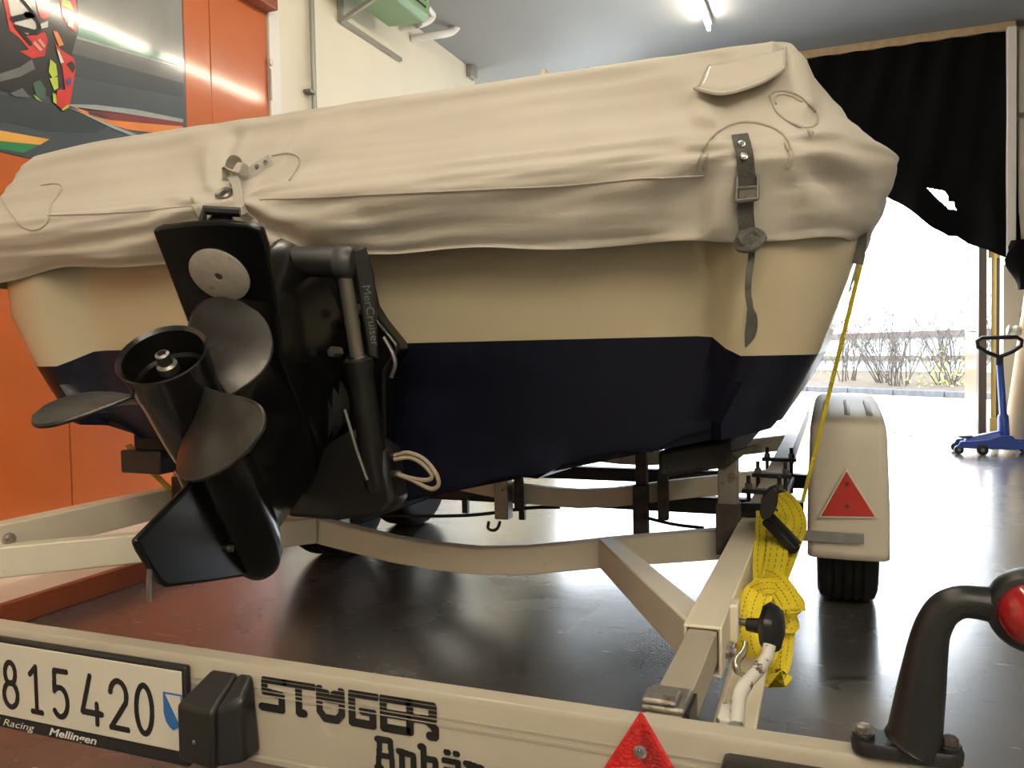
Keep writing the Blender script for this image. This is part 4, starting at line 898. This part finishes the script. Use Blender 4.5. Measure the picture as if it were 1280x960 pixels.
# number plate
pz0, pz1, px0, px1 = .3435, .455, -1.325, -.826
pfm = MB().box(px0-.006, px1+.006, YF-.012, YF-.001, pz0-.022, pz1+.007).build('number_plate', M['plastic'], lb, bevel=.004)
MB().box(px0, px1, YF-.0145, YF-.012, pz0, pz1).build('plate_face', M['plate'], pfm, bevel=.006, seg=3)
YD = YF-.0150
for ch, px, py, wd in (('8', 13, 855, .034), ('1', 45, 858, .030), ('5', 75, 865, .034), ('4', 114, 872, .040), ('2', 148, 878, .036), ('0', 180, 882, .034)):
    c = P(px, py, y=YD); g = glyph(DIG[ch], .125, V((c.x-wd/2, YD, .3935-.034)), (1, 0, 0), (0, 0, 1), wd, .068, rows=64, cols=64)
    g.build('digit', M['ink'], pfm, smooth=False, flip=False)
sx, szb = P(216, 880, y=YD).x, .398
def shp(k, oy): return [V((sx+x*k, YD-oy, szb+z*k)) for x, z in [(-.0165, .026), (.0165, .026), (.0165, -.004), (.013, -.015), (.007, -.022), (0, -.026), (-.007, -.022), (-.013, -.015), (-.0165, -.004)]]
MB().prism(shp(1, 0), (0, -.0004, 0)).build('shield', M['blue'], pfm, smooth=False)
MB().prism([V((sx-.0125, YD-.0006, szb+.0235)), V((sx+.0145, YD-.0006, szb+.0235)), V((sx+.0145, YD-.0006, szb-.003)), V((sx+.0105, YD-.0006, szb-.015))], (0, -.0002, 0)).build('shield_field', M['plate'], pfm, smooth=False)
text('ni Racing', (-1.207, YF-.0126, pz0-.0165), (1, 0, 0), (0, 0, 1), .0155, 'frame_lettering', M['white'], pfm, shear=.35, wid=1.62)
text('Mellingen', (-1.084, YF-.0126, pz0-.0165), (1, 0, 0), (0, 0, 1), .0165, 'frame_lettering', M['white'], pfm, shear=.3, wid=1.5, bold=.02)
# plate lamp
x0, x1 = -.800, -.706; yb = YF
lm = MB().hexa([(x0-.004, yb-.048, .352), (x0+.062, yb-.056, .352), (x0+.062, yb, .352), (x0-.004, yb, .352), (x0-.004, yb-.048, .428), (x0+.062, yb-.056, .428), (x0+.062, yb-.002, .462), (x0+.016, yb-.002, .462)])
lm.build('plate_lamp', M['plastic'], lb, bevel=.006, seg=3)
MB().hexa([(x0+.060, yb-.054, .354), (x1, yb-.036, .358), (x1, yb, .358), (x0+.060, yb, .354), (x0+.060, yb-.05, .43), (x1, yb-.034, .44), (x1-.006, yb-.002, .464), (x0+.060, yb-.002, .463)]).build('lamp_end_cap', M['plastic'], lb, bevel=.008, seg=3)
MB().lathe([(.003, 0), (.003, .0015), (0, .002)], (x0+.03, yb-.0525, .385), (0, -1, 0), 10).build('lamp_screw', M['steel'], lb)
# STÖGER with speed lines, Anhän... below
ST = {'S': [[(.95, .90), (.14, .90), (.14, .56), (.84, .50), (.84, .10), (0, .10)]], 'T': [[(0, .90), (1, .90)], [(.5, .90), (.5, .1), (.68, .1)]],
      'Ö': [[(.14, .90), (.14, .25), (.3, .08), (.7, .08), (.86, .25), (.86, .90)], [(.14, .78), (.38, .78)], [(.62, .78), (.86, .78)], [(.3, .64), (.7, .64)]], 'G': [[(.95, .90), (.14, .90), (.14, .1), (.86, .1), (.86, .46), (.5, .46)]],
      'E': [[(.95, .90), (.14, .90), (.14, .1), (.92, .1)], [(.14, .5), (.9, .5)]], 'R': [[(.14, .1), (.14, .90), (.80, .90), (.80, .52), (.2, .48)], [(.62, .5), (.86, .3), (.86, .08), (.70, .08)]]}
xs = -.700
for i, ch in enumerate('STÖGER'):
    c0, c1 = ((328, 358), (357, 392), (395, 433), (435, 472), (474, 516), (505, 550))[i]
    xa, xb = P(c0, 870, y=YF).x, P(c1, 880, y=YF).x
    if ch == 'E': xb = P(512, 880, y=YF).x
    if ch == 'R': xa = P(507, 880, y=YF).x
    glyph(ST[ch], .23, V((xa, YF-.0016, .4155)), (1, 0, 0), (0, 0, 1), xb-xa, .0455, stripes=(.42, .118, .034), rows=56, cols=48).build('letter', M['ink'], lb, smooth=False, flip=False)
AN = {'A': [[(.08, .0), (.2, .95), (.75, .95), (.85, 0)], [(.15, .45), (.8, .45)], [(.05, .95), (.4, .95)], [(0, .05), (.25, .05)]], 'n': [[(.2, .05), (.2, .68), (.8, .62), (.8, .05)], [(.02, .68), (.2, .68)]],
      'h': [[(.2, .05), (.2, .95)], [(.2, .6), (.8, .6), (.8, .05)], [(.02, .95), (.2, .95)]], 'ä': [[(.1, .66), (.8, .66), (.8, .05), (.18, .05), (.18, .38), (.8, .38)], [(.22, .92), (.30, .92)], [(.68, .92), (.76, .92)]]}
xa = -.530
for ch, wd in zip('Anhän', (.031, .030, .030, .031, .030)):
    glyph(AN[ch], .2, V((xa, YF-.0016, .366)), (1, 0, 0), (0, 0, 1), wd*.86, .040, rows=48, cols=40).build('letter', M['ink'], lb, smooth=False, flip=False); xa += wd
# red triangle reflector on the bar
pts = [V((-.195, 0, .490)), V((-.195-.083, 0, .352)), V((-.195+.083, 0, .352))]
def rtri(k, y, th, name, m, par):
    c = sum(pts, V())/3; return MB().prism([V((c.x, y, c.z))+(p-c)*k for p in pts], (0, -th, 0)).build(name, m, par, bevel=.004, seg=3)
rt = rtri(1, YF-.001, .006, 'triangle_reflector', M['red'], lb)
c = sum(pts, V())/3; top_, ll, rr_ = [V((c.x, YF-.0075, c.z))+(p-c)*.84 for p in pts]; mid = (ll+rr_)/2
MB().prism([top_, ll, mid+V((-.002, 0, 0))], (0, -.0015, 0)).build('facet_panel', M['red'], rt, smooth=False); MB().prism([top_+V((.003, 0, -.004)), mid+V((.002, 0, 0)), rr_], (0, -.0015, 0)).build('facet_panel', mat('deep_red_reflector', (.33, .008, .008), .15, bump=.5, bs=300, coat=.5), rt, smooth=False)
MB().lathe([(.0045, 0), (.0075, .001), (.0075, .003), (.004, .004), (.003, .006), (0, .006)], (-.195, YF-.0085, .447), (0, -1, 0), 12).build('rivet', M['steel'], rt)
# tail lamp under the right end of the bar
MB().box(-.108, .012, YF-.045, YF-.001, .37, .459).build('tail_lamp', M['plastic'], lb, bevel=.006)
MB().box(-.102, -.03, YF-.055, YF-.045, .376, .452).build('tail_lens', M['redlens'], lb, bevel=.006); MB().box(-.028, .008, YF-.055, YF-.045, .376, .452).build('tail_lens', mat('amber_lens', (.8, .3, .03), .1, trans=.3), lb, bevel=.006)
# outrigger marker lamp
ml = thing('marker_lamp', (.066, .87, .474), 'black rubber outrigger marker lamp with red lens bolted on the bar end', 'lamp')
yc = .876
def ell(cx, cz, rx, ry, n=20): return [V((cx+rx*cos(2*pi*k/n), yc+ry*sin(2*pi*k/n), cz)) for k in range(n)]
def stad(cx, hx, ry, z, n=20):
    o = []
    for k in range(n):
        a = 2*pi*k/n; o.append(V((cx+(hx-ry)*(1 if cos(a) > 0 else -1)+ry*cos(a), yc+ry*sin(a), z)))
    return o
MB().loft([stad(.066, .050, .019, .4765), stad(.066, .051, .020, .486), stad(.066, .049, .018, .490)]).build('foot', M['plastic'], ml)
path = [V((.071, yc, .487)), V((.073, yc, .495)), V((.080, yc, .55)), V((.0855, yc, .590)), V((.090, yc, .608)), V((.0985, yc, .624)), V((.112, yc, .633)), V((.128, yc, .634)), V((.15, yc, .632))]
MB().tube(spline(path, 4), [.0275, .0270, .0265, .026, .0255, .0245, .0235, .0225, .0215, .0205, .0195, .0188, .018, .0175, .017, .0168, .0166, .0164, .0162, .016, .016, .016, .0158, .0156, .0155, .0155, .0155, .0155, .0156, .016, .0165, .017, .018], 20, up=(0, 1, 0)).build('arm', M['plastic'], ml, ang=1.2)
lc = V((.172, yc, .632)); la = V((-.15, -1, .0)).normalized()
MB().lathe([(.0, -.03), (.028, -.028), (.036, -.016), (.039, .0), (.038, .012), (.034, .020), (.029, .022), (.027, .016), (0, .014)], lc, la, 36).build('lamp_body', M['plastic'], ml)
MB().lathe([(.029, .014), (.029, .022), (.0265, .030), (.020, .037), (.010, .041), (0, .042)], lc, la, 32).build('red_lens', M['redlens'], ml)
MB().lathe([(.029, .014), (.029, .022), (.0265, .030), (.020, .037), (.010, .041), (0, .042)], lc-la*.01, -la, 32).build('white_lens', M['white'], ml)
for x in (.027, .104):
    bt = MB().lathe([(.0105, 0), (.0105, .004), (.010, .0045)], (x, yc-.003, .490), (0, 0, 1), 20).build('washer', M['plastic'], ml); MB().lathe([(.0075, .0045), (.0075, .011), (.005, .0125), (0, .0125)], (x, yc-.003, .490), (0, 0, 1), 6).build('bolt', M['galv'] if x < .05 else M['rust'], bt)

# ================================================================== YELLOW RATCHET STRAP
ys = thing('ratchet_strap', (-.11, 1.45, .4), 'bundled yellow ratchet strap tied to the right trailer rail', 'strap')
def yr_(pix, wd, wv, name='webbing', k=5, m='yellow', st=True):
    pts = spline([P(a, c, y=y) for a, c, y in pix], k)
    o = MB().ribbon(pts, wd, wv, .0035).build(name, M[m], ys)
    if st:
        mb = MB(); wv = V(wv)
        for i in range(0, len(pts)-1, 1):
            t = (pts[i+1]-pts[i]); L_ = t.length; t.normalize(); w_ = (wv-t*wv.dot(t)).normalized(); n = t.cross(w_)
            if n.dot(CAMP-pts[i]) < 0: n = -n
            for s_ in (-.3, 0, .3): mb.beam(pts[i]+w_*(s_*wd)+n*.0022, pts[i]+w_*(s_*wd)+n*.0022+t*L_*.55, .0011, .0008, n)
        mb.build('stitching', M['ystitch'], o)
    return o
yr_(((972, 618, 1.95), (985, 632, 1.9), (993, 655, 1.82), (985, 680, 1.72), (975, 705, 1.64), (962, 735, 1.52)), .05, (1, -.3, 0))
yr_(((958, 640, 1.9), (958, 670, 1.76), (956, 700, 1.64), (958, 735, 1.53)), .045, (1, .2, 0))
yr_(((975, 640, 1.88), (974, 665, 1.76), (970, 700, 1.62), (963, 735, 1.51)), .04, (.9, -.4, 0))
yr_(((962, 728, 1.50), (948, 742, 1.46), (940, 765, 1.43), (938, 795, 1.40), (944, 818, 1.38), (955, 826, 1.38)), .05, (1, .1, 0))
yr_(((968, 730, 1.50), (962, 755, 1.46), (960, 790, 1.43), (956, 815, 1.41), (950, 828, 1.40)), .045, (1, -.2, 0))
yr_(((955, 722, 1.50), (968, 728, 1.47), (982, 745, 1.45), (990, 765, 1.44), (985, 775, 1.46)), .045, (.5, 0, 1))
yr_(((985, 748, 1.46), (994, 762, 1.45), (988, 776, 1.44), (972, 772, 1.44)), .04, (.3, .2, 1))
yr_(((980, 770, 1.48), (975, 800, 1.45), (972, 825, 1.43), (965, 845, 1.42), (972, 852, 1.43)), .045, (1, .2, 0))
yr_(((968, 800, 1.44), (965, 830, 1.42), (968, 848, 1.41), (975, 838, 1.42)), .045, (1, -.1, .1))
yr_(((940, 742, 1.47), (958, 735, 1.455), (974, 738, 1.47)), .034, (0, 0, 1), 'wrap'); 
# tie strap up to the boat
pa, pb = P(1003, 628, y=1.95), P(1079, 318, y=1.66)
MB().ribbon([pa, pa.lerp(pb, .5), pb], .008, (1, .2, 0), .003).build('tie_strap', M['yellow'], ys)
MB().ribbon([pb-(pb-pa)*.02+V((0, -.002, 0)), pb+V((.0, 0, .03)), pb+V((.003, .03, .09))], .010, (1, .2, 0), .003).build('tie_strap_end', M['strapl'], ys)
# ratchet
rc_ = P(962, 632, y=1.74)
e0, e1 = P(958, 650, y=1.70), P(995, 689, y=1.66)
MB().beam(e0, e1, .018, .020, (0, 0, 1)).build('ratchet_handle', M['black'], ys, bevel=.003)
for dy in (-.012, .03): MB().prism([P(a, c, y=1.70)+V((0, dy, 0)) for a, c in ((950, 640), (952, 622), (960, 612), (970, 608), (972, 618), (970, 636), (962, 648), (953, 648))], (0, .004, 0)).build('ratchet_cheek', M['blackm'], ys, bevel=.002)
MB().lathe([(.008, -.03), (.008, .035)], rc_, (0, 1, 0), 10).build('ratchet_spool', M['dsteel'], ys)
MB().beam(e0+V((0, .012, .004)), e1+V((0, .014, .004)), .03, .006, (0, 1, 0)).build('ratchet_lever', M['blackm'], ys, bevel=.002)
MB().beam(P(928, 634, y=1.99), P(956, 634, y=1.97), .03, .022).build('ratchet_hook_bar', M['blackm'], ys, bevel=.003)
hk = spline([P(a, c, y=y) for a, c, y in ((932, 802, 1.20), (929, 815, 1.19), (922, 824, 1.18), (920, 834, 1.17), (926, 843, 1.17), (938, 845, 1.175))], 5)
MB().tube(hk, [.0035+.003*sin(pi*min(1, i/20)) for i in range(len(hk))], 10).build('hook', mat('zinc_yellow_hook', (.62, .57, .42), .25, metal=.9), ys)
# port tie strap seen past the propeller
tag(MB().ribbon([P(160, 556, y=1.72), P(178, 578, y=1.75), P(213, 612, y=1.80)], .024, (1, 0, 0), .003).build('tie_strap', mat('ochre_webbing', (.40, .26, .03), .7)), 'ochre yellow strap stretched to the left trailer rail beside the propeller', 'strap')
# dark hanging strap at the stern corner
q = [P(a, c, y=1.62) for a, c in ((1076, 285), (1076, 300), (1074, 320), (1072, 330))]
MB().ribbon(spline(q, 3), .02, (1, .3, 0), .003).build('corner_strap', M['strapg'], cover)

# crumpled clear film hanging from the hem along the starboard side
M['film'] = mat('clear_plastic_film', (.85, .88, .92), .12, trans=.6, alpha=.45, spec=.6)
g = []
for i in range(26):
    y = 1.64+.62*i/25; r = []
    for j in range(14):
        t = j/13; z = 1.115-t*(.10+.07*noise.noise(V((y*6, 0, 3))))
        r.append(V((.083-.012*t+.008*noise.noise(V((y*13, z*17, 1)))+.004*noise.noise(V((y*37, z*29, 8))), y, z)))
    g.append(r)
tag(MB().grid(g).build('plastic_film', M['film'], ang=3.2), 'crumpled clear plastic film hanging under the cover at the right stern corner', 'film')
# dry leaves blown in through the gate
for i, (px, py) in enumerate(((1120, 541), (1143, 529), (1137, 545), (1168, 532), (1183, 545), (1131, 504), (1092, 512))):
    c = P(px, py, z=.004); a = i*1.3; u_ = V((cos(a), sin(a), 0)); v_ = V((-sin(a), cos(a), 0))
    mb = MB(); mb.loft([[c-u_*.05, c-u_*.05+V((0, 0, .002))], [c-v_*.02+V((0, 0, .012)), c-v_*.02+V((0, 0, .014))], [c+u_*.05, c+u_*.05+V((0, 0, .002))]], cap=False, closed=False)
    mb.add([c-u_*.05, c-v_*.022+V((0, 0, .012)), c+u_*.05+V((0, 0, .004)), c+v_*.022+V((0, 0, .010))], [(0, 1, 2, 3)])
    tag(mb.build('dry_leaf', M['leafd']), 'small dry brown leaf lying on the floor by the gate', 'leaf', 'dry leaves by the gate')
